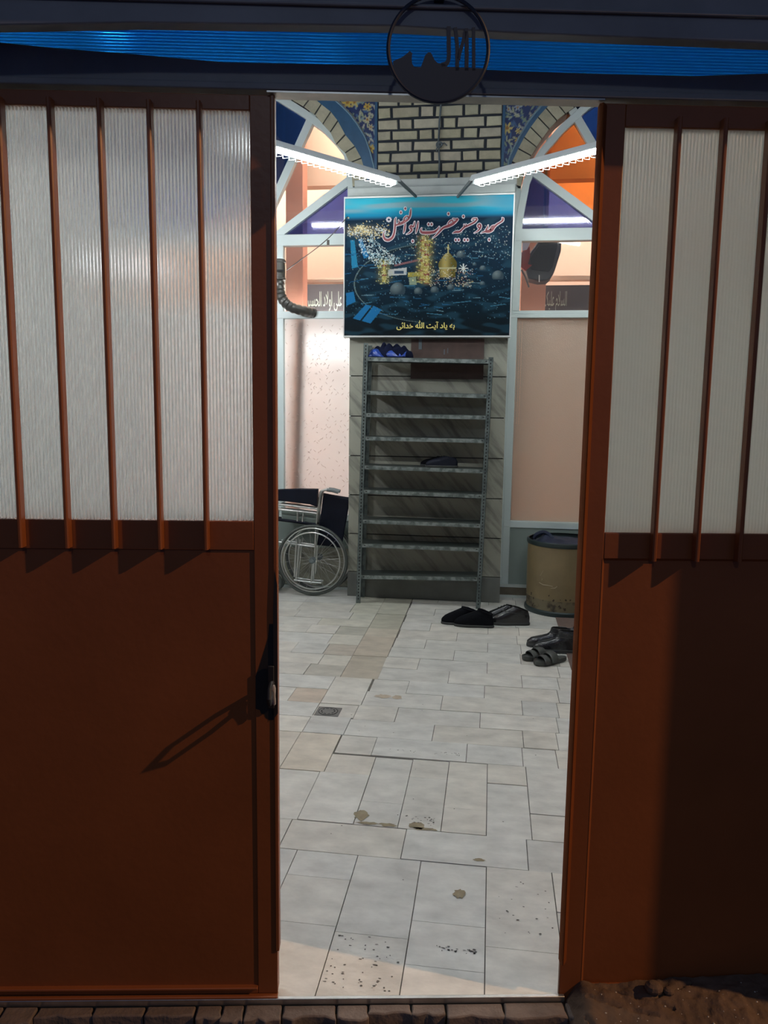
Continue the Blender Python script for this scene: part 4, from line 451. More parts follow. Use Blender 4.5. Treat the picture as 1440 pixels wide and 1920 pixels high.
def arch(O, I, B, side):
    O, I, B = [[pw(p) for p in c] for c in (O, I, B)]
    rg = MB(); qq = random.Random(9)
    rg.prism(O+I[::-1], BY+.018, 6.60, 1)
    for a in range(len(O)-1):
        oa, ob, ia, ib = O[a], O[a+1], I[a], I[a+1]
        lerp = lambda p, r, t: (p[0]+(r[0]-p[0])*t, p[1]+(r[1]-p[1])*t)
        g = .055
        pts = [lerp(oa, ob, g), lerp(oa, ob, 1-g), lerp(ia, ib, 1-g), lerp(ia, ib, g)]
        v = qq.uniform(.85, 1.0); rg.prism(pts, BY+.006, BY+.04, 0, (v, v, v*.97))
    rg.build('brick_arch', [M['brick'], M['mortar']], wb)
    MB().prism(B+O[::-1], BY+.008, 6.58).build('glazed_band', M['navy'], wb)
    edge = MB(); edge.tube([(x, BY+.006, z) for x, z in resample(B, 40)], .006, 6); edge.build('band_edge', mat('pale blue edge', (.20, .33, .42), .4), wb)
    # floral spandrel: fine grid, painted per point
    sx = (BX(703) if side < 0 else BX(945))
    zt = 4.45; pts = []
    poly = [p for p in resample(B, 60)]
    def inside_x(z):
        c = [p for p in poly if abs(p[1]-z) < .03]
        if c: return (max if side < 0 else min)(p[0] for p in c)
        return None
    mb = MB(); qf = random.Random(21 if side < 0 else 22)
    x0, x1 = (min(p[0] for p in poly), sx) if side < 0 else (sx, max(p[0] for p in poly))
    fl_ = []
    for _ in range(42): fl_.append((qf.uniform(x0, x1), qf.uniform(3.4, 4.3), qf.uniform(.022, .05), qf.choice(((.55, .46, .16), (.50, .46, .30), (.30, .36, .42), (.58, .42, .08)))))
    lf = [(qf.uniform(x0, x1), qf.uniform(3.3, 4.4), qf.uniform(0, PI), qf.choice(((.20, .28, .20), (.22, .32, .34), (.44, .44, .36), (.05, .12, .26), (.35, .38, .25)))) for _ in range(520)]
    def colour(x, z):
        c = (.012, .030, .12)
        for lx, lz, a, cc in lf:
            dx, dz = x-lx, z-lz
            if abs(dx) < .03 and abs(dz) < .03:
                u = dx*math.cos(a)+dz*math.sin(a); w = -dx*math.sin(a)+dz*math.cos(a)
                if (u/.024)**2+(w/.007)**2 < 1: c = cc
        for fx, fz, r, cc in fl_:
            dx, dz = x-fx, z-fz; rr = math.hypot(dx, dz)
            if rr < r:
                a = math.atan2(dz, dx)
                if rr < r*(.7+.3*math.cos(6*a)): c = cc if rr > r*.3 else (.30, .14, .03)
        return c
    NX, NZ = 60, 130; 
    for k in range(NZ):
        za, zb = 3.30+(zt-3.30)*k/NZ, 3.30+(zt-3.30)*(k+1)/NZ
        ea, eb = inside_x(za), inside_x(zb)
        top = poly[0][1]
        if ea is None: ea = poly[0][0] if za > top else None
        if eb is None: eb = poly[0][0] if zb > top else None
        if ea is None or eb is None: continue
        for i in range(NX):
            t0, t1 = i/NX, (i+1)/NX
            P = [(ea+(sx-ea)*t0, za), (ea+(sx-ea)*t1, za), (eb+(sx-eb)*t1, zb), (eb+(sx-eb)*t0, zb)]
            vs = [(x, BY+.014, z) for x, z in P]; n = len(mb.v)
            mb.v += vs; mb.c += [colour(x, z) for x, z in P]; mb.f.append((n, n+1, n+2, n+3) if side < 0 else (n+3, n+2, n+1, n)); mb.m.append(0)
    mb.build('floral_tile', M['mosaic'], wb, smooth=False)
    back = MB().prism([(min(sx, poly[-1][0])-.001, 3.3), (max(sx, poly[-1][0])+.001, 3.3)] + ([(sx, 4.5), (poly[0][0], 4.5)] + poly if side < 0 else poly[::-1] + [(poly[0][0], 4.5), (sx, 4.5)]), BY+.02, 6.58)
    back.build('spandrel_backing', M['plaster'], wb)
arch(LO, LI, LBAND, -1); arch(RO, RI, RBAND, 1)
st = MB(); st.box(BX(702), BX(707), BY+.004, 6.5, 3.3, 4.5); st.box(BX(941), BX(946), BY+.004, 6.5, 3.3, 4.5); st.build('blue_border', M['navy'], wb)
# marble pilaster: slabs with open joints
PX0, PX1 = -1.160, .097
mb = MB(); mb.box(PX0+.01, PX1-.01, PIL+.012, 6.64, 0, 3.2, 1)
zs = [.209, .53, .853, 1.176, 1.4975, 1.82, 2.14, 2.46, 2.78, 3.10, 3.2]; q = random.Random(4)
for a, b in zip(zs, zs[1:]):
    xs = [PX0, q.uniform(-.75, -.4), PX1]
    v = q.uniform(.88, 1.08); mb.box(PX0, PX1, PIL, 6.5, a+.004, b-.004, 0, (v, v, v*.98))
mb.build('marble_cladding', [M['marble'], M['hole']], wb)
mb = MB(); mb.box(PX0-.004, PX1+.002, PIL-.008, 6.5, .0, .207); mb.build('plinth', M['skirt'], wb, bevel=.003)
mb = MB(); mb.box(PX0-.02, PX1+.02, PIL-.03, 6.5, 3.2, 3.265); mb.box(PX0+.03, PX1+.03, PIL+.0, 6.5, 3.265, 3.33); mb.build('ledge', M['ledge'], wb, bevel=.006)

# ------------------------------------------------------------------ the two arched windows
GY = 6.46                                            # glass plane
def pane(name, pts, m, parent, y=GY, t=.004, label=None):
    o = MB().prism(pts, y, y+t).build(name, m, parent, smooth=False)
    if label: o['label'] = label
    return o
def fr(px, py): return at(px, py, WALL)
# left window
w1 = thing('window_1', None, None, (0, 0, 0), kind='structure'); w1['label'] = 'arched window with blue and clear panes left of the pilaster, patterned glass below'
J = -1.165                                          # right jamb, against the pilaster
arcL = [(J, 2.98), (J, 3.36), (J-.036, 3.60), (J-.12, 3.71), (J-.226, 3.815), (J-.40, 3.94), (J-.62, 4.075), (J-.85, 4.17), (J-1.06, 4.22)]
arcL = arcL + [(2*(J-1.06)-x, z) for x, z in arcL[-2::-1]]
def offset(pts, d):
    out = []
    for i, p in enumerate(pts):
        a, b = pts[max(i-1, 0)], pts[min(i+1, len(pts)-1)]; L = math.hypot(b[0]-a[0], b[1]-a[1]); out.append((p[0]-(b[1]-a[1])/L*d, p[1]+(b[0]-a[0])/L*d))
    return out
inL = offset(arcL, .058)
f = MB(); f.prism(arcL+inL[::-1], WALL, WALL+.07)
cx = J-1.06; X0w = 2*cx-J
f.box(X0w, J, WALL, WALL+.07, 2.885, 2.975)           # transom
f.box(X0w, J, WALL, WALL+.07, 2.297, 2.357)           # lower rail
f.box(X0w, J, WALL, WALL+.07, .60, .655)
for x0, x1 in ((-1.815, -1.762), (2*cx+1.762, 2*cx+1.815), (J-.03, J), (X0w, X0w+.05)): f.box(x0, x1, WALL+.001, WALL+.069, .655, 2.93)
f.build('window_frame', M['alu'], w1, bevel=.004)
def bar(a, b, w, y0=WALL+.004, y1=WALL+.064):
    L = math.hypot(b[0]-a[0], b[1]-a[1]); nx, nz = -(b[1]-a[1])/L*w/2, (b[0]-a[0])/L*w/2
    return MB().prism([(a[0]+nx, a[1]+nz), (b[0]+nx, b[1]+nz), (b[0]-nx, b[1]-nz), (a[0]-nx, a[1]-nz)], y0, y1)
s1a, s1b = (-1.86, 2.94), (-1.21, 3.39); s2a, s2b = (-1.90, 3.13), (-1.50, 3.93)
bar(s1a, s1b, .062).build('fan_bar', M['alu'], w1); bar(s2a, s2b, .062).build('fan_bar', M['alu'], w1)
mir = lambda p: (2*cx-p[0], p[1])
bar(mir(s1a), mir(s1b), .062).build('fan_bar', M['alu'], w1); bar(mir(s2a), mir(s2b), .062).build('fan_bar', M['alu'], w1)
pane('pane', [(-1.78, 2.975), (J-.02, 2.975), (J-.02, 3.36), (-1.215, 3.40)], M['blueglass'], w1, label='blue triangular pane')
pane('pane', [(-1.86, 2.98), (-1.215, 3.40), (J-.06, 3.6), (J-.2, 3.77), (-1.515, 3.91), (-1.88, 3.15)], M['clear'], w1, GY+.006)
pane('pane', [(-1.88, 3.16), (-1.515, 3.90), (J-.6, 4.03), (J-1.06, 4.17), (cx, 3.0)], M['deepblue'], w1, label='dark blue pane')
pane('pane', [(cx, 2.98), (cx, 4.17), (X0w+.3, 3.8), (X0w+.03, 3.3), (X0w+.03, 2.98)], M['blueglass'], w1, GY+.002)
pane('pane', [(X0w+.04, 2.357), (J-.02, 2.357), (J-.02, 2.885), (X0w+.04, 2.885)], M['clear'], w1)
fp = MB(); fp.box(X0w+.04, J, GY, GY+.006, .655, 2.297)
q = random.Random(12)
for k in range(330):                                 # pressed dashes of the pattern
    x, z = q.uniform(-1.76, -1.19), q.uniform(.70, 2.27); a = q.choice((1, -1))*q.uniform(.5, 1.1); L, w = q.uniform(.010, .017), .0030
    ux, uz = math.cos(a), math.sin(a)
    P = [(x-ux*L, z-uz*L), (x-uz*w, z+ux*w), (x+ux*L, z+uz*L), (x+uz*w, z-ux*w)]
    n = len(fp.v); fp.add([(px_, GY-.0005, pz) for px_, pz in P]+[(x, GY-.004, z)], [(4, 1, 0), (4, 2, 1), (4, 3, 2), (4, 0, 3)], 1)
o = fp.build('patterned_pane', [M['frostL'], M['dash']], w1, smooth=False); o['label'] = 'frosted glass with pressed dashes'
MB().box(X0w, J, WALL+.005, WALL+.06, .36, .60).build('kick_panel', M['kick'], w1, bevel=.004)
# right window
w2 = thing('window_2', None, None, (0, 0, 0), kind='structure'); w2['label'] = 'arched window with blue and orange panes right of the pilaster, diamond glass below'
K = .125; cx2 = K+1.06; X1w = 2*cx2-K
arcR = [(K, 2.98), (K+.012, 3.10), (K+.05, 3.34), (K+.10, 3.46), (K+.17, 3.577), (K+.31, 3.74), (K+.50, 3.908), (K+.80, 4.08), (K+1.06, 4.18)]
arcR = arcR + [(2*cx2-x, z) for x, z in arcR[-2::-1]]
inR = offset(arcR, -.058)
f = MB(); f.prism(arcR+inR[::-1], WALL, WALL+.07)
f.box(K, X1w, WALL, WALL+.07, 2.89, 2.985)
f.box(K-.012, X1w, WALL, WALL+.07, 2.296, 2.326); f.box(K-.012, X1w, WALL+.006, WALL+.07, 2.326, 2.354)
f.box(K-.012, X1w, WALL, WALL+.07, .593, .650)
f.box(K-.002, K+.06, WALL+.001, WALL+.069, 2.35, 2.93); f.box(K-.015, K+.045, WALL+.001, WALL+.069, .11, 2.31); f.box(X1w-.05, X1w, WALL+.001, WALL+.069, .11, 2.93)
f.box(cx2+.02, cx2+.075, WALL+.001, WALL+.069, .65, 2.93)
f.build('window_frame', M['alu'], w2, bevel=.004)
t1a, t1b = (.27, 3.405), (.80, 3.02); t2a, t2b = (.50, 3.915), (.745, 3.53)
for a, b in ((t1a, t1b), (t2a, t2b)):
    bar(a, b, .062).build('fan_bar', M['alu'], w2); bar((2*cx2-a[0], a[1]), (2*cx2-b[0], b[1]), .062).build('fan_bar', M['alu'], w2)
pane('pane', [(K+.045, 2.985), (.80, 2.985), (.265, 3.40), (K+.09, 3.34), (K+.06, 3.1)], M['blueglass'], w2, label='blue triangular pane')
pane('pane', [(.265, 3.41), (.80, 3.02), (.90, 3.27), (.515, 3.90), (K+.34, 3.71), (K+.2, 3.56)], M['orangeglass'], w2, GY+.006, label='orange glass pane')
pane('pane', [(.515, 3.91), (.90, 3.28), (cx2, 3.2), (cx2, 4.13), (K+.80, 4.03), (K+.52, 3.90)], M['deepblue'], w2, label='dark blue pane')
pane('pane', [(.80, 3.0), (cx2, 3.2), (X1w-.3, 3.6), (X1w-.04, 2.985)], M['blueglass'], w2, GY+.002)
pane('pane', [(K+.06, 2.354), (X1w-.04, 2.354), (X1w-.04, 2.89), (K+.06, 2.89)], M['clear'], w2)
pane('patterned_pane', [(K+.03, .65), (X1w-.04, .65), (X1w-.04, 2.296), (K+.03, 2.296)], M['frostR'], w2, t=.006, label='frosted glass with a fine diamond pattern')
q = random.Random(8); dd = MB()
for k in range(150):
    z = 1.45+.82*k/150; 
    for x in (K+.05, K+.068, K+.086):
        dd.ring((x+q.uniform(-.003, .003), GY-.002, z+q.uniform(-.003, .003)), .0016, .0012, 'y', 6, 4)
dd.build('edge_beading', mat('glass beads', (.75, .62, .52), .3), w2)
MB().box(K-.015, X1w, WALL+.01, WALL+.06, .11, .60).build('kick_panel', M['kick'], w2, bevel=.004)
# masonry between and around the windows, skirtings
tb = MB(); tb.box(PX1-.06, K+.04, WALL+.03, 6.60, 0, 3.34); tb.box(PX1-.06, K+.012, WALL+.002, WALL+.04, .11, 3.34); tb.build('jamb_fill', M['alu'], wb)
tb = MB(); tb.box(J-2.3, J, WALL+.01, 6.55, .03, .36, 0, (.92, .90, .84)); o = tb.build('dado', M['marble'], wb)
tb = MB(); tb.box(-3.0, J, WALL+.03, 6.58, 0, .36); tb.box(-3.0, X0w, WALL+.03, 6.58, .3, 4.5); tb.box(X1w, 2.0, WALL+.03, 6.58, 0, 4.5); tb.build('side_masonry', M['plaster'], wb)
tb = MB(); tb.box(-3.0, PX0-.003, WALL-.004, WALL+.03, .0, .022); tb.box(PX1+.002, 2.0, WALL-.016, WALL+.04, 0, .022); tb.box(PX1+.002, 2.0, WALL-.006, WALL+.06, .088, .112); o = tb.build('baseboard_back', M['ledge']); tag(o, kind='structure')
tb = MB(); tb.box(PX1+.002, 2.0, WALL-.004, WALL+.06, .022, .088); o = tb.build('trim_1', M['brownstone']); tag(o, kind='structure')
# yard side walls and beam (mostly out of sight)
for nm, x0, x1 in (('wall_left', -3.06, -3.0), ('wall_right', 2.0, 2.06)):
    o = MB().box(x0, x1, 1.9 if x0 < 0 else 2.3, 6.7, -.1, 5.2).build(nm, M['plaster']); tag(o, kind='structure')
o = MB().box(-3.0, 2.0, 2.33, 2.47, 4.047, 4.16).build('beam', M['shade']); tag(o, kind='structure')

# ------------------------------------------------------------------ the room behind the windows
RB = 9.6
o = MB().box(-4.2, 3.4, 6.70, RB+.1, -.1, -.004).build('floor_inner', mat('room carpet', (.38, .16, .12), .9)); tag(o, kind='structure')
o = MB().box(-4.2, 3.4, RB, RB+.1, -.1, 5.3).build('wall_inner', M['peach']); tag(o, kind='structure')
o = MB().box(-4.2, 3.4, 6.70, RB+.1, 4.5, 4.6).build('ceiling_inner', M['peach']); tag(o, kind='structure')
for nm, x in (('wall_inner_left', -4.25), ('wall_inner_right', 3.35)):
    o = MB().box(x, x+.06, 6.70, RB+.1, -.1, 4.6).build(nm, M['peach']); tag(o, kind='structure')
for x0, x1 in ((-2.03, -1.86), (.22, .45)):
    o = MB().box(x0, x1, 7.5, 7.68, 0, 4.5).build('column', M['coral'], bevel=.006); tag(o, kind='structure')
o = MB().box(-4.2, 3.4, 7.86, 7.96, 2.82, 2.86).box(-4.2, 3.4, 7.84, 7.98, 3.75, 4.5).build('beam_inner', M['cream']); tag(o, kind='structure')
# ------------------------------------------------------------------ fluorescent lamps
def lamp(label, p_far, p_near, length=1.25, bracket_to=None, glow=None, group='fluorescent lamps of the yard', slats=24):
    a, b = Vector(p_far), Vector(p_near); d = (b-a).normalized()
    t = thing('fluorescent_lamp', label, 'lamp', a, math.atan2(d.y, d.x), group)
    L = length                                       # local x runs along the lamp
    h = MB(); prof = [(-.055, .0), (-.03, .045), (.03, .045), (.055, .0), (.048, .0), (.028, .036), (-.028, .036), (-.048, .0)]
    h.loft([[(x, y, z) for y, z in prof] for x in (0, L)], True, True, True); h.build('housing', M['shade'], t, bevel=.002)
    r = MB(); r.loft([[(x, y, z-.001) for y, z in ((-.047, .0), (-.028, .034), (.028, .034), (.047, .0), (.046, .0), (.0275, .033), (-.0275, .033), (-.046, .0))] for x in (.01, L-.01)]); r.build('reflector', M['reflector'], t)
    tb = MB()
    tb.tube([(.03, 0, -.004), (L-.03, 0, -.004)], .0165, 12); o = tb.build('tube', glow or TUBE, t); o['label'] = 'glowing white tube'
    for x in (.012, L-.03): MB().box(x, x+.018, -.03, .03, -.024, .03).build('end_cap', M['shade'], t, bevel=.003)
    s = MB()
    for k in range(slats):
        x = .05+(L-.1)*k/(slats-1)
        s.tube([(x, -.053, .0), (x+.004, -.050, -.026), (x, 0, -.034), (x+.004, .050, -.026), (x, .053, .0)], .0013, 5)
    s.build('wire_guard', M['slat'], t)
    if bracket_to:
        q = Vector(bracket_to)-a; v = Vector((q.x*math.cos(-t.rotation_euler.z)-q.y*math.sin(-t.rotation_euler.z), q.x*math.sin(-t.rotation_euler.z)+q.y*math.cos(-t.rotation_euler.z), q.z))
        bb = MB(); bb.tube([(.10, 0, .05), (0, 0, .035), v*.97], [.012, .014, .011], 8); bb.build('bracket_arm', M['bracket'], t)
    return t
lampA = lamp('long fluorescent lamp with wire guard slanting out left above the printed sign', (-.745, 5.78, 3.175), (-1.425, 4.96, 3.205), 1.25, (-.62, 6.19, 3.17))
lampB = lamp('long fluorescent lamp with wire guard slanting out right above the printed sign', (-.185, 5.78, 3.165), (.577, 5.18, 3.165), 1.25, (-.335, 6.19, 3.16))
lampC = lamp('fluorescent lamp on the yard beam, reflected in the right window', (.20, 2.4, 4.0), (1.26, 2.4, 4.0), 1.25, None, TUBE_B)
lampD = lamp('fluorescent lamp on the yard beam, reflected in the left window', (-2.5, 2.4, 4.0), (-1.0, 2.4, 4.0), 1.25, None, TUBE_B)
bl = thing('wall_lamp', 'round bulb lamp glowing through the ribbed sheets of the left gate leaf', 'lamp', (-2.33, 5.2, 2.50))
MB().lathe([(.012, -.06), (.03, -.04), (.05, 0), (.035, .045), (.02, .06)], (0, 0, 0), 20).build('bulb', BULB, bl, local=True)
m_ = MB(); m_.tube([(-.66, 0, .12), (-.2, 0, .12), (0, 0, .11), (0, 0, .055)], .015, 8); m_.box(-.67, -.65, -.05, .05, .06, .18); m_.build('arm', M['bracket'], bl, local=True)

# ------------------------------------------------------------------ printed sign over the rack
SY = 6.135
sx0, sx1, sz0, sz1 = -1.195, .113, 2.118, 3.182
sg = thing('printed_sign', 'large printed sign of a shrine city at night with red script, above the shoe rack', 'sign', ((sx0+sx1)/2, SY, sz0))
fm = MB(); w = .012
fm.box(sx0, sx1, SY-.004, PIL-.002, sz1-w, sz1); fm.box(sx0, sx1, SY-.004, PIL-.002, sz0, sz0+w); fm.box(sx0, sx0+w*.6, SY-.004, PIL-.002, sz0+w, sz1-w); fm.box(sx1-w*.6, sx1, SY-.004, PIL-.002, sz0+w, sz1-w)
def sub(mb): mb.v = [(x-(sx0+sx1)/2, y-SY, z-sz0) for x, y, z in mb.v]; return mb
sub(fm).build('frame', M['frame'], sg, local=True)
# picture: colours at the points of a fine grid, u from 0 (left) to 322, v from 0 (top) to 267 (the print's own units)
qp = random.Random(31)
pts_l = []                                           # small lights of the city
for _ in range(330): pts_l.append((qp.uniform(5, 88), qp.gauss(64, 7), qp.uniform(.5, 1.5), qp.choice(((1, .85, .5), (.7, .85, .9), (1, .75, .3), (.9, .95, 1)))))
for _ in range(700):
    u = qp.uniform(28, 110); v = 76+qp.uniform(0, 52)
    if (u-28)*.75 > (v-76)-26 and (u-40)*.78 < (v-76)+10: pts_l.append((u, v, qp.uniform(.5, 1.5), qp.choice(((.55, .75, .80), (.75, .88, .90), (.35, .6, .72), (.85, .9, .85)))))
for _ in range(420): pts_l.append((qp.uniform(95, 318), qp.uniform(56, 120), qp.uniform(.4, 1.1), qp.choice(((.35, .55, .62), (.6, .65, .5), (.2, .4, .5), (.8, .8, .7)))))
for _ in range(520): pts_l.append((qp.uniform(2, 320), qp.uniform(100, 235), qp.uniform(.4, 1.1), qp.choice(((.06, .22, .34), (.10, .30, .42), (.20, .36, .42), (.03, .14, .28)))))
for _ in range(260): pts_l.append((qp.gauss(158, 9), qp.uniform(72, 165), qp.uniform(.5, 1.6), qp.choice(((.80, .70, .20), (.62, .60, .22), (.9, .85, .5), (.40, .16, .12)))))
for _ in range(90): pts_l.append((qp.gauss(78, 8), qp.uniform(118, 166), qp.uniform(.5, 1.5), qp.choice(((.75, .72, .25), (.6, .62, .3), (.85, .85, .6)))))
for _ in range(260): pts_l.append((qp.uniform(165, 250), qp.uniform(138, 172), qp.uniform(.4, 1.2), qp.choice(((.85, .75, .5), (.6, .45, .2), (.9, .9, .85), (.3, .12, .1)))))
for _ in range(60): pts_l.append((qp.uniform(18, 50), qp.uniform(52, 66), qp.uniform(.8, 1.6), (1, .85, .45)))
cells = {}
for p in pts_l: cells.setdefault((int(p[0]//4), int(p[1]//4)), []).append(p)
streak = [(qp.uniform(5, 315), qp.uniform(105, 225), qp.uniform(4, 15), qp.uniform(-.2, .2), qp.choice(((.02, .12, .25), (.06, .20, .30), (.14, .25, .30), (.01, .08, .18)))) for _ in range(48)]
def inq(u, v, P):
    s = None
    for i in range(len(P)):
        a, b = P[i], P[(i+1) % len(P)]
        c = (b[0]-a[0])*(v-a[1])-(b[1]-a[1])*(u-a[0])
        if s is None: s = c > 0
        elif (c > 0) != s: return False
    return True
mixc = lambda a, b, t: tuple(x+(y-x)*t for x, y in zip(a, b))
def paint(u, v):
    n = n3(u*.03, v*.09, 3)
    if v < 42:
        c = mixc((.05, .52, .70), (.01, .24, .42), smoothstep(14, 34, v))
        cl = smoothstep(-.25, .35, n3(u*.012, v*.10, 1)) * (1-smoothstep(22, 32, v)); c = mixc(c, (.30, .42, .46), .75*cl)
        c = mixc(c, (.02, .34, .55), smoothstep(240, 310, u)*(1-smoothstep(16, 34, v))*.7)
        c = mixc(c, (.014, .040, .085), smoothstep(32, 42, v))
    else:
        c = mixc((.006, .024, .052), (.0035, .015, .026), smoothstep(50, 250, v))
        c = mixc(c, (.006, .011, .016), smoothstep(200, 265, v))
        c = mixc(c, (.02, .075, .12), .5*smoothstep(.0, .4, n))
    # distant glow on the left
    g = math.exp(-((u-33)/26)**2-((v-61)/8)**2); c = mixc(c, (.42, .36, .20), .55*g)
    # blue avenues
    if inq(u, v, [(11, 80), (19, 80), (26, 132), (14, 135)]): c = (.02, .22, .40)
    if inq(u, v, [(26, 78), (33, 78), (48, 112), (38, 116)]): c = (.015, .17, .38)
    # ring road
    rr = math.hypot((u-175)/150, (v-165)/74)
    if .97 < rr < 1.03 and u < 150: c = (.008, .022, .034)
    elif 1.03 < rr < 1.045 and u < 150: c = (.12, .17, .17)
    for a, b, L, sl, cc in streak:
        if abs(u-a) < L and abs(v-b-(u-a)*sl) < .7: c = cc
    # courts and long pale roofs
    if inq(u, v, [(86, 138), (122, 134), (122, 148), (86, 150)]): c = (.50, .52, .52) if not (98 < u < 116 and 140 < v < 146) else (.04, .07, .12)
    if inq(u, v, [(98, 128), (145, 118), (145, 122), (98, 132)]): c = (.22, .10, .11)
    if inq(u, v, [(124, 144), (150, 143), (150, 151), (124, 153)]): c = (.36, .32, .07)
    if inq(u, v, [(126, 154), (140, 152), (142, 168), (128, 168)]): c = (.25, .32, .24)
    # golden towers and their halo
    for tu, t0, t1, w_ in ((153, 74, 160, 4.5), (161, 82, 166, 4), (78, 120, 162, 3.5)):
        g = math.exp(-((u-tu)/10)**2)*smoothstep(t0-8, t0+6, v)*(1-smoothstep(t1-4, t1+6, v)); c = mixc(c, (.32, .28, .07), .55*g)
        if abs(u-tu) < w_*(.55+.45*smoothstep(t0, t1, v)) and t0 < v < t1: c = mixc((.40, .34, .09), (.60, .55, .28), smoothstep(.1, .5, n3(u*.4, v*.35)))
        if abs(u-tu) < w_*1.3 and abs((v-t0) % 19-9) < 2.2 and t0 < v < t1: c = (.22, .06, .05)
    # golden dome
    du = u-201
    if 105 < v < 154:
        if v < 136: t_ = (136-v)/29.5; hw = 16.5*(1+.13*math.sin(min(1, t_*1.6)*PI))*max(0, 1-max(0, t_)**2.2)**.75
        else: hw = 16.3-(v-136)*.10
        if abs(du) < hw: c = mixc((.12, .10, .02), (.50, .40, .14), math.exp(-((du+5)/8)**2)*.85)
        if abs(du) < hw and 135 < v < 138: c = (.45, .44, .26)
    if abs(du) < (2.6 if 96 < v < 99 else 1.1) and 91 < v < 108: c = (.55, .48, .2)
    # small grey domes
    for cu, cv, r in ((105, 178, 15), (145, 181, 8), (177, 179, 8), (208, 174, 7), (240, 170, 7), (268, 167, 5), (297, 153, 11), (268, 138, 6), (226, 112, 9), (252, 130, 4)):
        d = math.hypot(u-cu, v-cv)
        if d < r and v < cv+r*.55: c = mixc((.035, .06, .08), (.17, .22, .23), max(0, 1-math.hypot(u-cu+r*.3, v-cv+r*.45)/r))
    # blue sheds in the foreground
    for Q in ([(3, 183), (18, 180), (22, 200), (4, 208)], [(17, 233), (42, 206), (54, 208), (31, 237)], [(35, 238), (58, 208), (74, 216), (52, 243)]):
        if inq(u, v, Q): c = (.015, .16, .38)
    # star shine beside the dome
    a = math.hypot(u-231, v-137)
    if a < 9 and (abs(u-231) < .9 or abs(v-137) < .9 or abs(abs(u-231)-abs(v-137)) < .8 or a < 2.6): c = (.75, .80, .75)
    k0, k1 = int(u//4), int(v//4)
    for i in (k0-1, k0, k0+1):
        for j in (k1-1, k1, k1+1):
            for pu, pv, r, cc in cells.get((i, j), ()):
                if (u-pu)**2+(v-pv)**2 < r*r: c = mixc(c, cc, .6)
    return c
NU, NV = 400, 330; pm = MB(); IX, IZ = (sx1-sx0-.016), (sz1-sz0-.026)
for j in range(NV+1):
    for i in range(NU+1):
        pm.v.append((sx0+.008+IX*i/NU, SY, sz1-.013-IZ*j/NV)); kk = .75 if j*267 < 42*NV else .62; pm.c.append(tuple(kk*c_ for c_ in paint(322*i/NU, 267*j/NV)))
for j in range(NV):
    for i in range(NU):
        a = j*(NU+1)+i; pm.f.append((a, a+NU+1, a+NU+2, a+1)); pm.m.append(0)
sub(pm).build('printed_picture', M['print'], sg, smooth=False, local=True)
# lettering: strokes (x, y, width) in ninths of a pixel
STROKES = [
 [(383,345,10),(368,380,24),(366,450,30),(362,540,32),(345,630,36),(310,690,40),(250,722,46),(195,705,40),(172,650,26),(178,600,14),(205,562,5)],
 [(634,190,8),(628,250,26),(618,315,30),(590,368,34),(540,402,42),(480,435,46),(425,455,40),(378,474,26)],
 [(520,395,24),(520,362,20),(545,330,18),(575,318,18),(590,345,24)], [(425,385,10),(432,410,20),(440,440,26)],
 [(539,440,14),(535,480,26),(525,550,26),(512,605,12)],
 [(697,408,8),(690,450,22),(676,500,26),(640,480,30),(620,510,34),(650,545,36),(620,590,26),(558,625,6)],
 [(758,410,10),(750,460,26),(738,530,28),(718,604,10)],
 [(815,515,6),(800,555,26),(815,590,44),(870,597,50),(950,596,48),(1030,582,42),(1085,540,26),(1112,492,6)],
 [(1000,690,5),(1060,640,20),(1120,575,30),(1180,515,34),(1260,485,46),(1335,450,44),(1395,402,36),(1436,358,14),(1390,368,18),(1345,358,12)],
 [(1255,455,16),(1290,405,20),(1335,385,18),(1340,420,20)],
 [(1340,606,5),(1390,585,34),(1450,582,34),(1495,545,26),(1535,505,28),(1590,480,28),(1650,450,30),(1710,415,34),(1755,362,24),(1720,358,18),(1680,358,14),(1662,385,10)],
 [(1532,455,10),(1535,500,26)], [(1565,450,8),(1570,480,22)],
 [(1700,603,5),(1760,570,20),(1800,525,30),(1812,480,32),(1790,450,28),(1765,475,28),(1775,510,24),(1800,510,20)],
 [(1815,606,5),(1870,582,22),(1935,575,52),(1995,555,48),(2040,500,36),(2090,455,30),(2140,425,28),(2178,395,34),(2190,360,30),(2175,348,14)],
 [(1985,505,8),(1970,535,20),(1985,560,26)], [(2035,470,8),(2000,490,16),(1975,510,10)], [(1938,470,8),(1925,510,22),(1895,560,26)],
]
DOTS = [(540,190),(465,255),(665,740),(932,455),(983,455),(1268,280),(1520,325),(1390,720),(1440,720),(1540,720),(1592,720),(1955,715)]
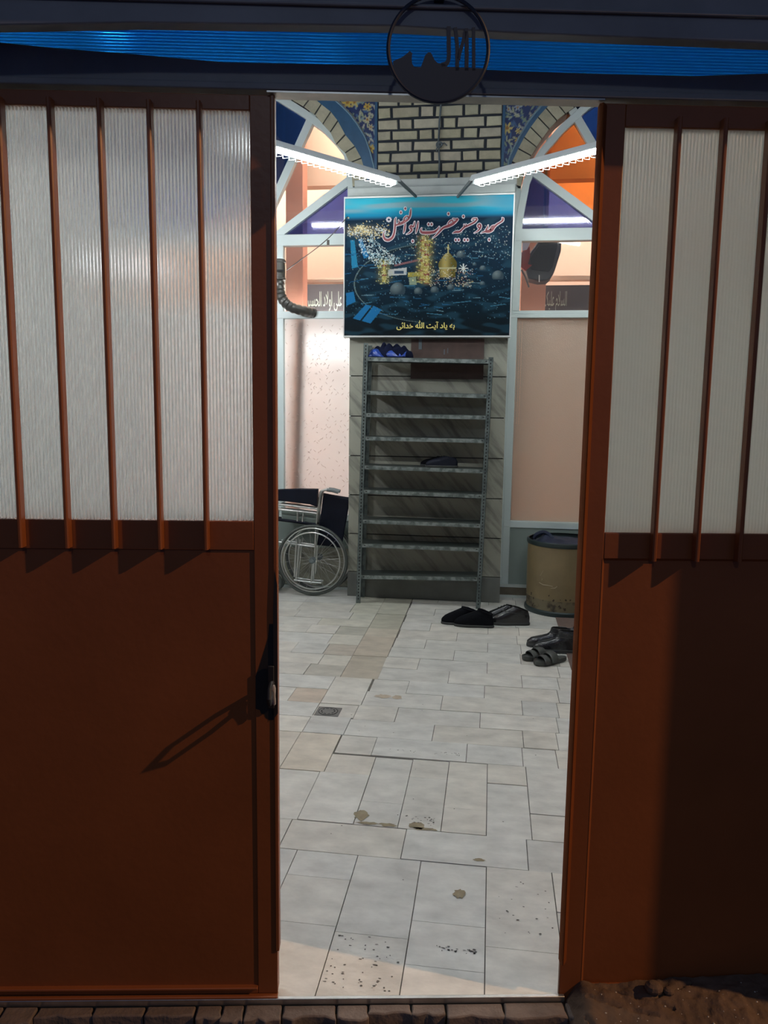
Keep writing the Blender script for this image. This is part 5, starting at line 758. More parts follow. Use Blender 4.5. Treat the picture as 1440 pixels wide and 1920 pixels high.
def letters(extra, y):
    mb = MB()
    for S in STROKES:
        P = resample(spline(S, 6), 26)
        Lf, Rt = [], []
        for i, (x, yy, w) in enumerate(P):
            a, b = P[max(i-1, 0)], P[min(i+1, len(P)-1)]; dx, dy = b[0]-a[0], b[1]-a[1]; L = math.hypot(dx, dy) or 1
            h = max(w, 3)/2+extra; Lf.append((x-dy/L*h, yy+dx/L*h)); Rt.append((x+dy/L*h, yy-dx/L*h))
        if extra:
            e0 = P[0]; e1 = P[-1]
        to = lambda p: at(700+p[0]/9, 370+p[1]/9, SY)
        A, B = [to(p) for p in Lf], [to(p) for p in Rt]; n = len(mb.v)
        mb.v += [(x, y, z) for x, z in A]+[(x, y, z) for x, z in B]; mb.c += [(1, 1, 1)]*(2*len(A))
        for i in range(len(A)-1): mb.f.append((n+i, n+i+1, n+len(A)+i+1, n+len(A)+i)); mb.m.append(0)
        if extra:
            for (x, yy, w) in (P[0], P[-1]):
                r = max(w, 3)/2+extra; c = [to((x+r*math.cos(2*PI*k/10), yy+r*math.sin(2*PI*k/10))) for k in range(10)]; mb.add([(px_, y+.00005, pz) for px_, pz in c], [tuple(range(10))])
    for x, yy in DOTS:
        r = 25+extra*.7; n_ = 4 if not extra else 12
        mb.add([(*([at(700+(x+r*(.8 if n_ == 4 else .9)*math.cos(2*PI*k/n_))/9, 370+(yy+r*1.15*math.sin(2*PI*k/n_))/9, SY)][0][:1]), y, at(700+(x+r*.9*math.cos(2*PI*k/n_))/9, 370+(yy+r*1.15*math.sin(2*PI*k/n_))/9, SY)[1]) for k in range(n_)], [tuple(range(n_))])
    if extra:                                        # white rosette
        for k in range(8):
            a = 2*PI*k/8; cx_, cy_ = 262+34*math.cos(a), 376+32*math.sin(a)
            mb.add([(at(700+(cx_+17*math.cos(t*PI/4))/9, 370+(cy_+17*math.sin(t*PI/4))/9, SY)[0], y, at(700+cx_/9, 370+(cy_+17*math.sin(t*PI/4))/9, SY)[1]) for t in range(8)], [tuple(range(8))])
    return sub(mb)
letters(10, SY-.0008).build('title_outline', M['white'], sg, smooth=False, local=True)
letters(0, SY-.0016).build('title_lettering', M['titlered'], sg, smooth=False, local=True)
def glyph(key, x0, x1, z0, z1, y):
    v, f = GLYPH[key]; v = [tuple(map(int, p.split(','))) for p in v.split()]; f = [tuple(map(int, p.split(','))) for p in f.split()]
    W, H = max(p[0] for p in v), max(p[1] for p in v)
    return MB().add([(x0+(x1-x0)*a/W, y, z0+(z1-z0)*b/H) for a, b in v], f)
xa, za = at(743.5, 619, SY); xb, zb = at(853, 600.5, SY)
sub(glyph('ded', xa, xb, za, zb, SY-.001)).build('dedication_lettering', M['gold'], sg, smooth=False, local=True)

# ------------------------------------------------------------------ cable on the brick pier, wire and flue at the left window
cb = MB(); P = [(828, 178), (826, 205), (824, 228), (823, 250), (822, 268), (823, 285), (824, 305), (823, 325), (822, 338), (824, 347)]
cb.tube([(at(x, y, BY-.012)[0], BY-.012, at(x, y, BY-.012)[1]) for x, y in P], .0075, 8)
for k in range(3):
    c = at(823+k*1.5, 271, BY-.02); cb.ring((c[0], BY-.02-.004*k, c[1]), .020-.003*k, .005, 'y', 20, 6)
for e in (((824, 271), (833, 268), (838, 273)), ((822, 272), (818, 280), (819, 285)), ((824, 336), (818, 345), (822, 356), (826, 350))):
    cb.tube([(at(x, y, BY-.022)[0], BY-.022, at(x, y, BY-.022)[1]) for x, y in e], .005, 6)
o = cb.build('cable', M['cable']); tag(o, 'grey cable with a tied knot hanging down the beige brick pier', 'cable')
wr = MB(); P = [(537, 507, 6.2), (560, 490, 6.17), (590, 468, 6.14), (612, 450, 6.12), (632, 430, 6.11), (650, 408, 6.13), (664, 396, 6.2)]
wr.tube(spline([(at(x, y, Y)[0], Y, at(x, y, Y)[1]) for x, y, Y in P], 5), .0035, 6)
wt = thing('wire', 'thin dark wire sagging from the flue pipe to the printed sign', 'wire', (at(537, 507, 6.2)[0], 6.2, at(537, 507, 6.2)[1]))
L0 = Vector(wt.location); wr.v = [tuple(Vector(v)-L0) for v in wr.v]; wr.build('strand', M['wire'], wt, local=True)
c = Vector((at(614, 451, 6.12)[0], 6.118, at(614, 451, 6.12)[1]))-L0
MB().box(c.x-.004, c.x+.016, c.y-.002, c.y+.002, c.z-.034, c.z+.004).build('tag', M['wire'], wt, local=True)
dx = -1.745; fz = thing('flue_pipe', 'dark ribbed metal flue elbow with a cap in front of the left window', 'pipe', (dx, 6.25, 2.33))
cp = MB(); cp.lathe([(.05, 0), (.05, .012), (.046, .014), (.046, .13), (.052, .132), (.052, .150), (.046, .152), (.044, .158)], (0, 0, .255), 28); cp.build('cap', M['pipe'], fz, local=True)
MB().box(-.015, .05, -.054, -.040, .31, .325).build('cap_slot', M['hole'], fz, local=True)
el = MB(); pts = spline([(0, 0, .26), (.0, 0, .17), (.03, .01, .09), (.09, .05, .04), (.19, .12, .02), (.24, .18, .015)], 8)
el.tube(pts, [.040+.0035*math.sin(k*2.1) for k in range(len(pts))], 20); el.build('elbow', M['pipe'], fz, local=True)

# ------------------------------------------------------------------ shoe rack
rk = thing('shoe_rack', 'tall grey green slotted steel shoe rack with nine shelves against the marble pilaster', 'rack', (-.55, 6.09, 0))
RX0, RX1, RY0, RY1 = -1.05, -.052, 5.985, 6.195
def shear(mb, ox=-.55, oy=6.09): mb.v = [(x+.0215*z-ox, y-oy, z) for x, y, z in mb.v]; return mb
for sx, (x, s) in enumerate(((RX0, 1), (RX1, -1))):
    for sy, (y, t) in enumerate(((RY0, 1), (RY1, -1))):
        top = 2.06 if sx == 0 else 1.955
        p = MB(); p.box(min(x, x+s*.036), max(x, x+s*.036), min(y, y+t*.002), max(y, y+t*.002), 0, top); p.box(min(x, x+s*.002), max(x, x+s*.002), min(y, y+t*.034), max(y, y+t*.034), 0, top)
        z = .03
        while z < top-.02:
            hx = x+s*.018; yy = y-t*.0006
            p.box(hx-.0045, hx+.0045, min(yy, yy+t*.0005), max(yy, yy+t*.0005), z, z+.013, 1); hy = y+t*.017
            xx = x+s*.0025; p.box(min(xx, xx+s*.0005), max(xx, xx+s*.0005), hy-.0045, hy+.0045, z, z+.013, 1); z += .026
        shear(p).build('upright', [M['rack'], M['hole']], rk, smooth=False, local=True)
ZL = (1.956, 1.699, 1.526, 1.343, 1.117, .923, .684, .490, .232); ZR = (1.939, 1.679, 1.518, 1.339, 1.105, .910, .680, .490, .256)
for zl, zr in zip(ZL, ZR):
    s = MB(); x0, x1, y0, y1 = RX0+.004, RX1-.004, RY0+.003, RY1-.003
    def slab(ya, yb, d0, d1, mi):
        s.add([(x0,ya,zl+d0),(x1,ya,zr+d0),(x1,yb,zr+d0),(x0,yb,zl+d0),(x0,ya,zl+d1),(x1,ya,zr+d1),(x1,yb,zr+d1),(x0,yb,zl+d1)], [(0,3,2,1),(4,5,6,7),(0,1,5,4),(1,2,6,5),(2,3,7,6),(3,0,4,7)], mi)
    slab(y0, y1, -.003, 0, 1); slab(y0, y0+.002, -.032, -.003, 0); slab(y1-.002, y1, -.03, -.003, 1); slab(y0+.002, y0+.014, -.032, -.030, 1)
    for x in (x0+.045, x1-.055): 
        zz = zl+(zr-zl)*(x-x0)/(x1-x0)-.018; s.box(x, x+.014, y0-.0006, y0, zz, zz+.006, 2)
    shear(s).build('shelf', [M['worn'], M['darkshelf'], M['hole']], rk, smooth=False, local=True)
bd = MB().box(-.66, -.085, PIL-.016, PIL-.002, 1.80, 2.11); bd.box(-.60, -.575, PIL-.020, PIL-.016, 2.03, 2.11, 1); bd.box(-.40, -.392, PIL-.018, PIL-.016, 1.99, 2.03, 1); bd.box(-.372, -.366, PIL-.018, PIL-.016, 2.0, 2.04, 1)
o = bd.build('wooden_board', [M['board'], M['cable']], origin=(-.37, PIL-.009, 1.80)); tag(o, 'dark brown board on the marble behind the top of the shoe rack', 'board')

def lump(name, label, cat, c, rx, ry, h, m, seed, amp=.35, freq=6, group=None, parent=None, nu=48, nr=16):
    mb = MB(); rings = []
    for j in range(nr+1):
        t = j/nr; ring = []
        for i in range(nu):
            a = 2*PI*i/nu; ca, sa = math.cos(a), math.sin(a)
            k = 1+.22*n3(ca*1.6+seed, sa*1.6, seed)
            rr = 1-t**1.4; zz = math.sin(t*PI/2)**.7
            x, y = rx*k*ca*max(rr, .02), ry*k*sa*max(rr, .02)
            f = abs(n3(x*freq*3+seed, y*freq*3, seed+t))
            z = h*zz*(1-amp+amp*2.2*f+.35*amp*n3(x*freq+seed*3, y*freq, 2))
            ring.append((x, y, max(.0, z) if j else 0))
        rings.append(ring)
    mb.loft(rings, True, True, True)
    if parent: return mb.build(name, m, parent, c, local=True)
    o = mb.build(name, m, origin=c, local=True); return tag(o, label, cat, group)
bg = thing('folded_cloth', 'dark navy cloth bundle lying on the top shelf of the shoe rack at left', 'cloth', (-.80, 6.085, 1.953))
lump('bundle', None, None, (0, 0.01, 0), .20, .085, .115, M['darkcloth'], 4, .3, 5, parent=bg)
pb = MB(); q = random.Random(2); NUu, NVv = 26, 10
for j in range(NVv+1):
    for i in range(NUu+1):
        u, v = i/NUu, j/NVv
        x = -.15+.29*u; z = .004+v*(.085*abs(math.sin(u*PI*2.1+.4))**.8+.01)*(1-.3*v); y = -.088+.05*v*v+.012*math.sin(u*17+v*3)
        pb.v.append((x-.02, y, z)); pb.c.append((1, 1, 1))
for j in range(NVv):
    for i in range(NUu): a = j*(NUu+1)+i; pb.f.append((a, a+1, a+NUu+2, a+NUu+1)); pb.m.append(0)
o = pb.build('plastic_bag', M['bluebag'], origin=(-.80, 6.085, 1.953), local=True); sm = o.modifiers.new('thick', 'SOLIDIFY'); sm.thickness = .0015
tag(o, 'crumpled bright blue plastic bag against the navy cloth on the top rack shelf', 'bag')

# ------------------------------------------------------------------ shoes
def foot(L, W, n=36, grow=0, toe=.75):
    out = []
    for k in range(n):
        a = 2*PI*k/n; ca, sa = math.cos(a), math.sin(a)
        x = L/2+(L/2+grow)*math.copysign(abs(ca)**.9, ca)
        t = max(0, min(1, x/L)); f = .74+.26*smoothstep(.25, .68, t)-.05*math.exp(-((t-.38)/.14)**2)
        y = (W/2*f+grow)*math.copysign(abs(sa)**toe, sa)+.010*smoothstep(.5, 1, t)
        out.append((x, y))
    return out
SHOE = [(0,0,0),(-.012,.35,0),(.0,.70,0),(.05,.95,.02),(.15,1.0,.10),(.35,1.0,.32),(.6,1.0,.58),(.82,1.0,.82),(1,1.0,1)]
BOOT = [(0,0,0),(-.012,.35,0),(.0,.70,0),(.05,.95,.01),(.16,1.0,.06),(.36,1.0,.15),(.6,1.0,.28),(.82,1.0,.42),(.94,1.0,.60),(.98,1.0,.80),(1,1.0,1)]
def shoe(label, loc, rotz, L=.28, W=.098, Hc=.05, Ht=.085, sole=.018, m='leather', rings=SHOE, op=(.06, .46, .62), group=None, laces=0, seam=False, tongue=False, collar=.004, cat='shoe', inm='lining', name='shoe'):
    t = thing(name, label, cat, loc, rotz, group); base = foot(L, W)
    so = MB(); so.loft([[(x, y, z) for x, y in foot(L, W, 36, g)] for z, g in ((0, .001), (.003, .004), (sole-.003, .004), (sole, .001))], True, True, True); so.build('sole', M['rubber'], t, local=True)
    cxo, ho, wo = L*(op[0]+op[1])/2, L*(op[1]-op[0])/2, W*op[2]/2
    top = [(cxo+ho*math.cos(2*PI*k/36), wo*math.sin(2*PI*k/36)) for k in range(36)]
    R = []
    for g, hc, hd in rings:
        ring = []
        for k in range(36):
            b, o = base[k], top[k]; front = smoothstep(.3, .9, b[0]/L)
            tz = (Ht-Hc)*(1+(.30 if rings is SHOE else .02)*math.cos(2*PI*k/36))
            ring.append((b[0]+(o[0]-b[0])*g, b[1]+(o[1]-b[1])*g, sole+(Hc-sole)*hc+tz*hd-.012*front*math.exp(-((g-.0)/.12)**2)*hc))
        R.append(ring)
    up = MB(); up.loft(R, True, True, False)
    lip = [(cxo+(x-cxo)*.93, y*.90, z+.001) for (x, y, z) in R[-1]]; up.loft([R[-1], lip], True, False, False)
    up.build('upper', M[m], t, local=True)
    ln = MB(); ln.loft([lip, [(cxo+(x-cxo)*.9, y*.9, max(sole+.01, z-.045)) for x, y, z in lip]], True, False, True); ln.build('lining', M[inm], t, local=True)
    def surf(x, k=.0):                               # height of the vamp on the centre line
        best = None
        pts = [r[0] for r in R]
        for p, q_ in zip(pts, pts[1:]):
            if min(p[0], q_[0]) <= x <= max(p[0], q_[0]) and abs(p[0]-q_[0]) > 1e-6: best = p[2]+(q_[2]-p[2])*(x-p[0])/(q_[0]-p[0])
        return best if best else Hc
    if laces:
        for k in range(laces):
            x = L*(op[1]+.04+.075*k); z = surf(x)
            MB().tube([(x-.004, -.020, z-.004), (x, 0, z+.004), (x+.004, .020, z-.004)], .0026, 6).build('lace', M['black'], t, local=True)
    if collar:
        cr = [(p[0], p[1]*1.0, p[2]+collar*.5*abs(n3(p[0]*40, p[1]*40, L*50))) for p in lip[::2]]
        MB().tube(cr, [collar*(.7+.9*abs(n3(p[0]*30, p[1]*30, 3))) for p in cr], 7, True).build('collar', M[m], t, local=True)
    if seam:
        MB().tube([(p[0], p[1]*1.012, p[2]) for p in R[-3]], .0022, 5, True).build('seam', M['rubber'], t, local=True)
    return t
PI_ = PI
shoe('black fabric slip-on shoe, the one behind of the pair by the rack foot', (-.06, 5.545, 0), PI+.05,   .27, .098, .055, .105, .016, 'black', SHOE, (.05, .45, .66), 'black fabric slip-ons', collar=.010)
shoe('black fabric slip-on shoe, the one in front of the pair by the rack foot', (.052, 5.475, 0), PI-.06, .285, .100, .055, .108, .018, 'black', SHOE, (.05, .40, .60), 'black fabric slip-ons', inm='insole', collar=.011)
shoe('black leather lace shoe, the far one of the pair before the tan drum', (.262, 5.68, 0), PI+.08, .285, .10, .058, .108, .018, 'leather', SHOE, (.05, .44, .60), 'black leather lace shoes', 3)
shoe('black leather lace shoe, the near one of the pair before the tan drum', (.312, 5.59, 0), PI+.02, .29, .102, .058, .118, .020, 'leather', SHOE, (.04, .44, .62), 'black leather lace shoes', 4, True)
shoe('black leather ankle boot, the far one beside the brown mat', (.562, 5.075, 0), PI-.04, .29, .098, .055, .128, .022, 'boot', BOOT, (.03, .47, .74), 'black ankle boots', 0, True)
shoe('black leather ankle boot, the near one beside the brown mat', (.60, 4.965, 0), PI-.10, .29, .10, .055, .140, .024, 'boot', BOOT, (.03, .47, .74), 'black ankle boots', 0, True)
shoe('grey suede shoe half hidden by the gate on the brown mat', (.765, 5.30, .008), PI+.05, .28, .10, .05, .12, .020, 'greyshoe', BOOT, (.05, .42, .60), None, 3)
shoe('black shoe, the left one of the pair on the fifth rack shelf', (-.32, 6.125, 1.111), PI, .24, .085, .045, .070, .016, 'black', SHOE, (.05, .46, .62), 'black shoes on the rack')
shoe('black strapped shoe, the right one of the pair on the fifth rack shelf', (-.262, 6.045, 1.109), PI-.05, .25, .088, .048, .078, .016, 'navyfab', SHOE, (.05, .46, .62), 'black shoes on the rack', 3)
def slipper(label, loc, rotz, L=.250, W=.10):
    t = thing('slipper', label, 'slipper', loc, rotz, 'charcoal slippers')
    fb = MB(); fb.loft([[(x, y, z+.006*smoothstep(.75, 1, x/L)) for x, y in foot(L, W, 36, g)] for z, g in ((0, -.003), (.004, 0), (.020, .002), (.026, 0), (.0255, -.006), (.021, -.010))], True, True, True); fb.build('footbed', M['slipper'], t, local=True)
    for i, (xa, xb, rise) in enumerate(((.38, .605, .050), (.63, .79, .036))):
        st_ = MB(); rows_ = []
        for u in range(7):
            x = L*(xa+(xb-xa)*u/6); hw = W*.52*(.86+.14*smoothstep(.3, .65, x/L)); ring = []
            hh = rise+.004*math.sin(PI*u/6)
            for k in range(15):
                a = PI*k/14; ring.append((x+.02*math.cos(a)*(.5 if i else .2), hw*math.cos(a)*1.02+.006, .014+hh*math.sin(a)**.75))
            rows_.append(ring)
        st_.loft(rows_, False, False, False); o = st_.build('strap', M['slipper'], t, local=True); md = o.modifiers.new('thick', 'SOLIDIFY'); md.thickness = .005; md.offset = 0
    return t
A_ = math.atan2(-.15, -.21)
slipper('charcoal moulded slipper, the far one left of its pair on the tiles', (.432, 4.90, 0), A_)
slipper('charcoal moulded slipper, the near one of its pair on the tiles', (.500, 4.815, 0), A_)

# ------------------------------------------------------------------ folded wheelchair
wc = thing('wheelchair', 'folded chrome wheelchair with navy back parked below the left window', 'wheelchair', (-1.45, 6.16, 0))
def wp(x, y, d=0): return ((x-610)*.000587, d, .302-(y-1262)*.000587)
def wheel(name, x, y, R, rim=True, spokes=20, parent=wc):
    w_ = bpy.data.objects.new(name, None); COL.objects.link(w_); w_.parent = parent; w_.location = (x, y, R+.002)
    MB().ring((0, 0, 0), R-.012, .0125, 'y', 64, 8).build('tyre', M['tyre'], w_, local=True)
    MB().ring((0, 0, 0), R-.030, .0065, 'y', 64, 8).build('rim', M['chrome'], w_, local=True)
    if rim: MB().ring((0, -.028, 0), R-.062, .0065, 'y', 64, 8).build('push_rim', M['chrome'], w_, local=True)
    sp = MB()
    for k in range(spokes):
        a = 2*PI*k/spokes+.1; b = a+(.35 if k % 2 else -.35); s = .02 if k % 4 < 2 else -.015
        sp.tube([(.020*math.cos(b), s, .020*math.sin(b)), ((R-.034)*math.cos(a), 0, (R-.034)*math.sin(a))], .0011, 5)
    sp.build('spokes', M['chrome'], w_, local=True)
    hb = MB(); hb.tube([(0, -.035, 0), (0, .03, 0)], .016, 14); hb.tube([(0, -.022, 0), (0, -.019, 0)], .026, 16); hb.tube([(0, .017, 0), (0, .02, 0)], .026, 16); hb.build('hub', M['bracket'], w_, local=True)
    return w_
wheel('wheel', 0, 0, .300); wheel('wheel', .022, .165, .300, False)
def frame(name, paths, r=.0105, m='chrome', d=0, sp=True):
    f = MB()
    for p in paths: f.tube([wp(*q_[:2], d+(q_[2] if len(q_) > 2 else 0)) for q_ in p], r, 10)
    return f.build(name, M[m], wc, local=True)
for d in (.045, .125):
    frame('side_frame', [[(700, 330), (660, 620), (640, 860), (622, 1250), (605, 1500)], [(100, 487), (400, 512), (662, 537)], [(100, 560), (400, 580), (662, 602)], [(375, 590), (371, 735)], [(458, 600), (441, 748)],
                         [(100, 1030), (300, 1052), (625, 1082)], [(352, 1060), (338, 1300), (325, 1530)], [(400, 1065), (372, 1330), (345, 1570)], [(320, 1575), (520, 1597), (720, 1605)], [(600, 1250), (590, 1400), (570, 1620)], [(60, 560), (40, 800), (30, 1030), (20, 1300)], [(355, 975), (355, 1050)], [(412, 980), (408, 1052)]], .0085, 'chrome', d)
    frame('push_handle', [[(698, 345), (702, 310), (722, 278), (770, 262), (860, 265), (960, 290)]], .011, 'chrome', d)
    frame('handle_grip', [[(800, 263), (870, 268), (962, 292)]], .0135, 'bracket', d)
    frame('seat_rail', [[(60, 703), (300, 725), (650, 762)]], .0125, 'navyfab', d)
def fab(name, pts, y0, y1, m='navyfab', bev=.006):
    return MB().prism([wp(*p)[::2] for p in pts], y0, y1).build(name, M[m], wc, bevel=bev, local=True)
fab('arm_pad', [(40, 275), (400, 255), (668, 250), (660, 505), (560, 470), (300, 445), (40, 430)], .02, .065)
fab('arm_pad', [(60, 285), (400, 265), (640, 262), (640, 480), (300, 445), (60, 430)], .105, .15)
bk_ = MB(); prof = [(745, 310), (850, 335), (980, 355), (1113, 375)]; bot = [(650, 1060), (760, 1075), (880, 1090), (990, 1105)]
NB = 16; 
for j in range(NB+1):
    for i in range(NB+1):
        u, v = i/NB, j/NB
        t_ = resample(prof, NB+1)[i]; b_ = resample(bot, NB+1)[i]; x = t_[0]+(b_[0]-t_[0])*v; y = t_[1]+(b_[1]-t_[1])*v
        if j > 12 : x = x
        P = wp(x, y); bk_.v.append((P[0], .06+.05*u+.012*math.sin(u*PI)+.003*math.sin(v*9+u*5), P[2])); bk_.c.append((1, 1, 1))
for j in range(NB):
    for i in range(NB): a = j*(NB+1)+i; bk_.f.append((a, a+NB+1, a+NB+2, a+1)); bk_.m.append(0)
o = bk_.build('backrest', M['navyfab'], wc, local=True); md = o.modifiers.new('thick', 'SOLIDIFY'); md.thickness = .008
fab('side_guard', [(120, 570), (660, 612), (640, 755), (120, 700)], .088, .092, 'kick', 0)
for y in (.04, .13):
    c_ = bpy.data.objects.new('caster', None); COL.objects.link(c_); c_.parent = wc; c_.location = (-.36, y, .092)
    MB().ring((0, 0, 0), .078, .013, 'y', 32, 8).build('tyre', M['tyre'], c_, local=True); MB().tube([(0, -.012, 0), (0, .012, 0)], .05, 20).build('hub', M['bracket'], c_, local=True)
    f = MB(); f.tube([(0, -.02, 0), (.02, -.02, .10), (.03, 0, .12)], .006, 8); f.tube([(.03, 0, .11), (.03, 0, .22)], .009, 10); f.build('fork', M['chrome'], c_, local=True)
for y in (.05, .12): frame('foot_hanger', [[(40, 800, 0), (-60, 1100, 0), (-130, 1500, 0)]], .009, 'chrome', y)

# ------------------------------------------------------------------ drum, bag, mat, drain
dr = thing('drum', 'tan metal waste drum with a rusty foot under the right window', 'drum', (.585, 6.115, 0))
M['rust'] = mat('rusty foot of drum', (.15, .125, .075), .65, 0, 0, 14, .1, 50, col2=(.028, .018, .012), c2=(.36, .50))
db = MB(); db.lathe([(.276, .035), (.278, .12)], seg=64, mi=1, cap0=True, cap1=False); db.lathe([(.278, .12), (.280, .25), (.281, .40), (.280, .535)], seg=64, cap0=False, cap1=False); db.lathe([(.270, .535), (.268, .2), (.268, .05)], seg=64, mi=2, cap0=False, cap1=True)
q = random.Random(3)
for _ in range(26):                                  # flaked spots with their own outlines
    a0 = q.uniform(PI*1.02, PI*1.75); z0 = q.uniform(.05, .17); n = 15; P = []; fs = q.uniform(.35, 1.2)
    for k in range(n): P.append((a0+.040*fs*q.uniform(.35, 1.2)*math.cos(2*PI*k/n), z0+.014*fs*q.uniform(.35, 1.3)*math.sin(2*PI*k/n)))
    db.add([(.2805*math.cos(a), .2805*math.sin(a), z) for a, z in P], [tuple(range(n))], 3)
for P in ([(228, .305, .003), (231, .33, .002), (233, .35, .001)], [(226, .25, .003), (234, .238, .004), (242, .24, .004), (250, .236, .003)], [(247, .22, .003), (254, .226, .004), (257, .24, .003)], [(231, .27, .002), (232, .285, .003)]):
    db.tube([(.2805*math.cos(math.radians(a)), .2805*math.sin(math.radians(a)), z) for a, z, r in P], [p[2]*.8 for p in P], 5, mi=4)
db.build('body', [M['drum'], M['rust'], M['hole'], mat('rust flake', (.035, .022, .014), .8), mat('pale scratch', (.36, .31, .22), .7)], dr, local=True)
MB().lathe([(.270, .55), (.270, .535), (.284, .530), (.290, .545), (.288, .562), (.280, .568), (.272, .566)], seg=64, cap0=False, cap1=False).build('top_rim', M['drumrim'], dr, local=True)
MB().lathe([(.27, .0), (.288, .0), (.293, .010), (.290, .030), (.279, .038), (.27, .036)], seg=64, cap0=True, cap1=False).build('bottom_rim', M['drumrim'], dr, local=True)
bgm = MB(); rings = []; nu, nr = 72, 22
for j in range(nr+1):
    t_ = j/nr; ring = []
    for i in range(nu):
        a = 2*PI*i/nu; r = .2665*(1-t_)+.002; x, y = r*math.cos(a), r*math.sin(a)
        z = .530+.030*(1-(1-t_)**3)+.020*abs(n3(x*9, y*9, 5))*smoothstep(0, .15, t_)+.050*math.exp(-((x+.15)/.05)**2-((y+.06)/.07)**2)+.018*math.exp(-((x+.06)/.08)**2-((y+.1)/.07)**2)
        ring.append((x, y, z))
    rings.append(ring)
bgm.loft(rings, True, True, True)
k_ = MB(); k_.tube(spline([(-.235, -.06, .57), (-.215, -.07, .605), (-.165, -.07, .622), (-.12, -.075, .60), (-.10, -.09, .575)], 5), .016, 8)
bo = thing('garbage_bag', 'dark navy plastic bag bunched inside the top of the tan drum', 'bag', (.585, 6.115, .53))
for mb, nm in ((bgm, 'bag_body'), (k_, 'tied_loop')):
    mb.v = [(x, y, z-.53) for x, y, z in mb.v]; mb.build(nm, M['bag'], bo, local=True)
o = MB().box(.517, 1.6, 4.62, 5.82, 0, .007).build('mat', M['mat'], origin=(1.05, 5.2, 0), bevel=.003); tag(o, 'brown carpet mat at the right edge of the yard behind the gate post', 'mat')
dn = thing('floor_drain', 'square metal floor drain with a ring of slots in the left tiles', 'drain', (-.797, 3.738, 0))
d_ = MB(); d_.box(-.062, .062, -.058, .058, -.004, .0015); d_.build('plate', M['drain'], dn, local=True, bevel=.001)
d_ = MB(); d_.lathe([(.048, .0012), (.048, .0028), (.044, .0030)], (0, 0, 0), 40); d_.build('cover', M['drain'], dn, local=True)
d_ = MB()
for k in range(10):
    a = 2*PI*k/10; c_, s_ = math.cos(a), math.sin(a)
    d_.add([(.034*c_-.0075*s_*i+.0035*c_*j, .034*s_+.0075*c_*i+.0035*s_*j, .0034) for i, j in ((-1, -1), (1, -1), (1, 1), (-1, 1))], [(0, 1, 2, 3)])
d_.build('slots', M['hole'], dn, local=True, smooth=False)
d_ = MB(); d_.ring((0, 0, .0025), .049, .0016, 'z', 40, 6); d_.build('slot_ring', M['hole'], dn, local=True)

# ------------------------------------------------------------------ things in the lit room
sp = thing('loudspeaker', 'black loudspeaker hung behind the clear pane of the right window', 'loudspeaker', (.37, 7.05, 2.84))
def rp_(px, py, Y=7.0): x, z = at(px, py, Y); return (x-.37, z-2.84)
MB().prism([rp_(*p) for p in ((1018, 440), (1053, 448), (1052, 470), (1040, 508), (1033, 520), (1026, 526), (1010, 527), (990, 522), (984, 500), (990, 478), (1002, 462))], -.05, .16).build('cabinet', M['speaker'], sp, bevel=.012, local=True)
MB().prism([rp_(*p) for p in ((1016, 450), (1046, 456), (1036, 500), (1028, 510), (996, 506), (994, 484))], -.058, -.05).build('grille', M['black'], sp, bevel=.004, local=True)
hd = MB(); hd.tube([(rp_(1011, 516)[0], -.055, rp_(1011, 516)[1]), (rp_(1011, 529)[0], -.055, rp_(1011, 529)[1])], .004, 6); hd.build('plug', M['reflector'], sp, local=True)
sl = MB(); sl.tube([(.02, .05, .05), (.02, .05, 1.6)], .012, 8); sl.build('hanger', M['bracket'], sp, local=True)
rd = MB(); rd.prism([at(*p, 6.95) for p in ((977, 474), (993, 463), (994, 480), (990, 496), (997, 497), (985, 508), (976, 500))], 6.94, 6.97); rd.tube([(at(978, 505, 6.9)[0], 6.92, at(978, 505, 6.9)[1]), (at(985, 518, 6.9)[0], 6.92, at(985, 518, 6.9)[1]), (at(992, 538, 6.9)[0], 6.92, at(992, 538, 6.9)[1])], .008, 6, mi=1); rd.prism([at(*p, 6.93) for p in ((979, 455), (996, 452), (988, 468), (979, 470))], 6.925, 6.935, 2)
o = rd.build('hanging_cloth', [M['red'], M['wire'], M['reflector']]); tag(o, 'red and white cloth bundle hanging left of the loudspeaker', 'cloth')
def banner(label, x0, x1, z0, z1, key, g, Y=7.80):
    t = thing('wall_banner', label, 'banner', ((x0+x1)/2, Y, z0), 0, 'black calligraphy banners')
    MB().box((x0-x1)/2, (x1-x0)/2, -.004, .004, 0, z1-z0).build('cloth', M['clothgrey'], t, local=True)
    gm = glyph(key, g[0]-(x0+x1)/2, g[1]-(x0+x1)/2, g[2]-z0, g[3]-z0, -.0055); gm.build('lettering', M['letter'], t, smooth=False, local=True)
xa, za = at(1020, 583, 7.8); xb, zb = at(1063, 553, 7.8)
banner('dark banner with pale green script seen in the right window', at(1019, 535, 7.8)[0], 2.6, 2.36, at(1040, 535, 7.8)[1], 'salam', (xa, xb, za-.03, zb+.035))
xa, za = at(573, 582, 7.8); xb, zb = at(648, 552, 7.8)
banner('dark banner with pale green script seen in the left window', at(569, 535, 7.8)[0], -.95, 2.36, at(600, 533, 7.8)[1], 'awlad', (xa, xb, za-.01, zb+.03))
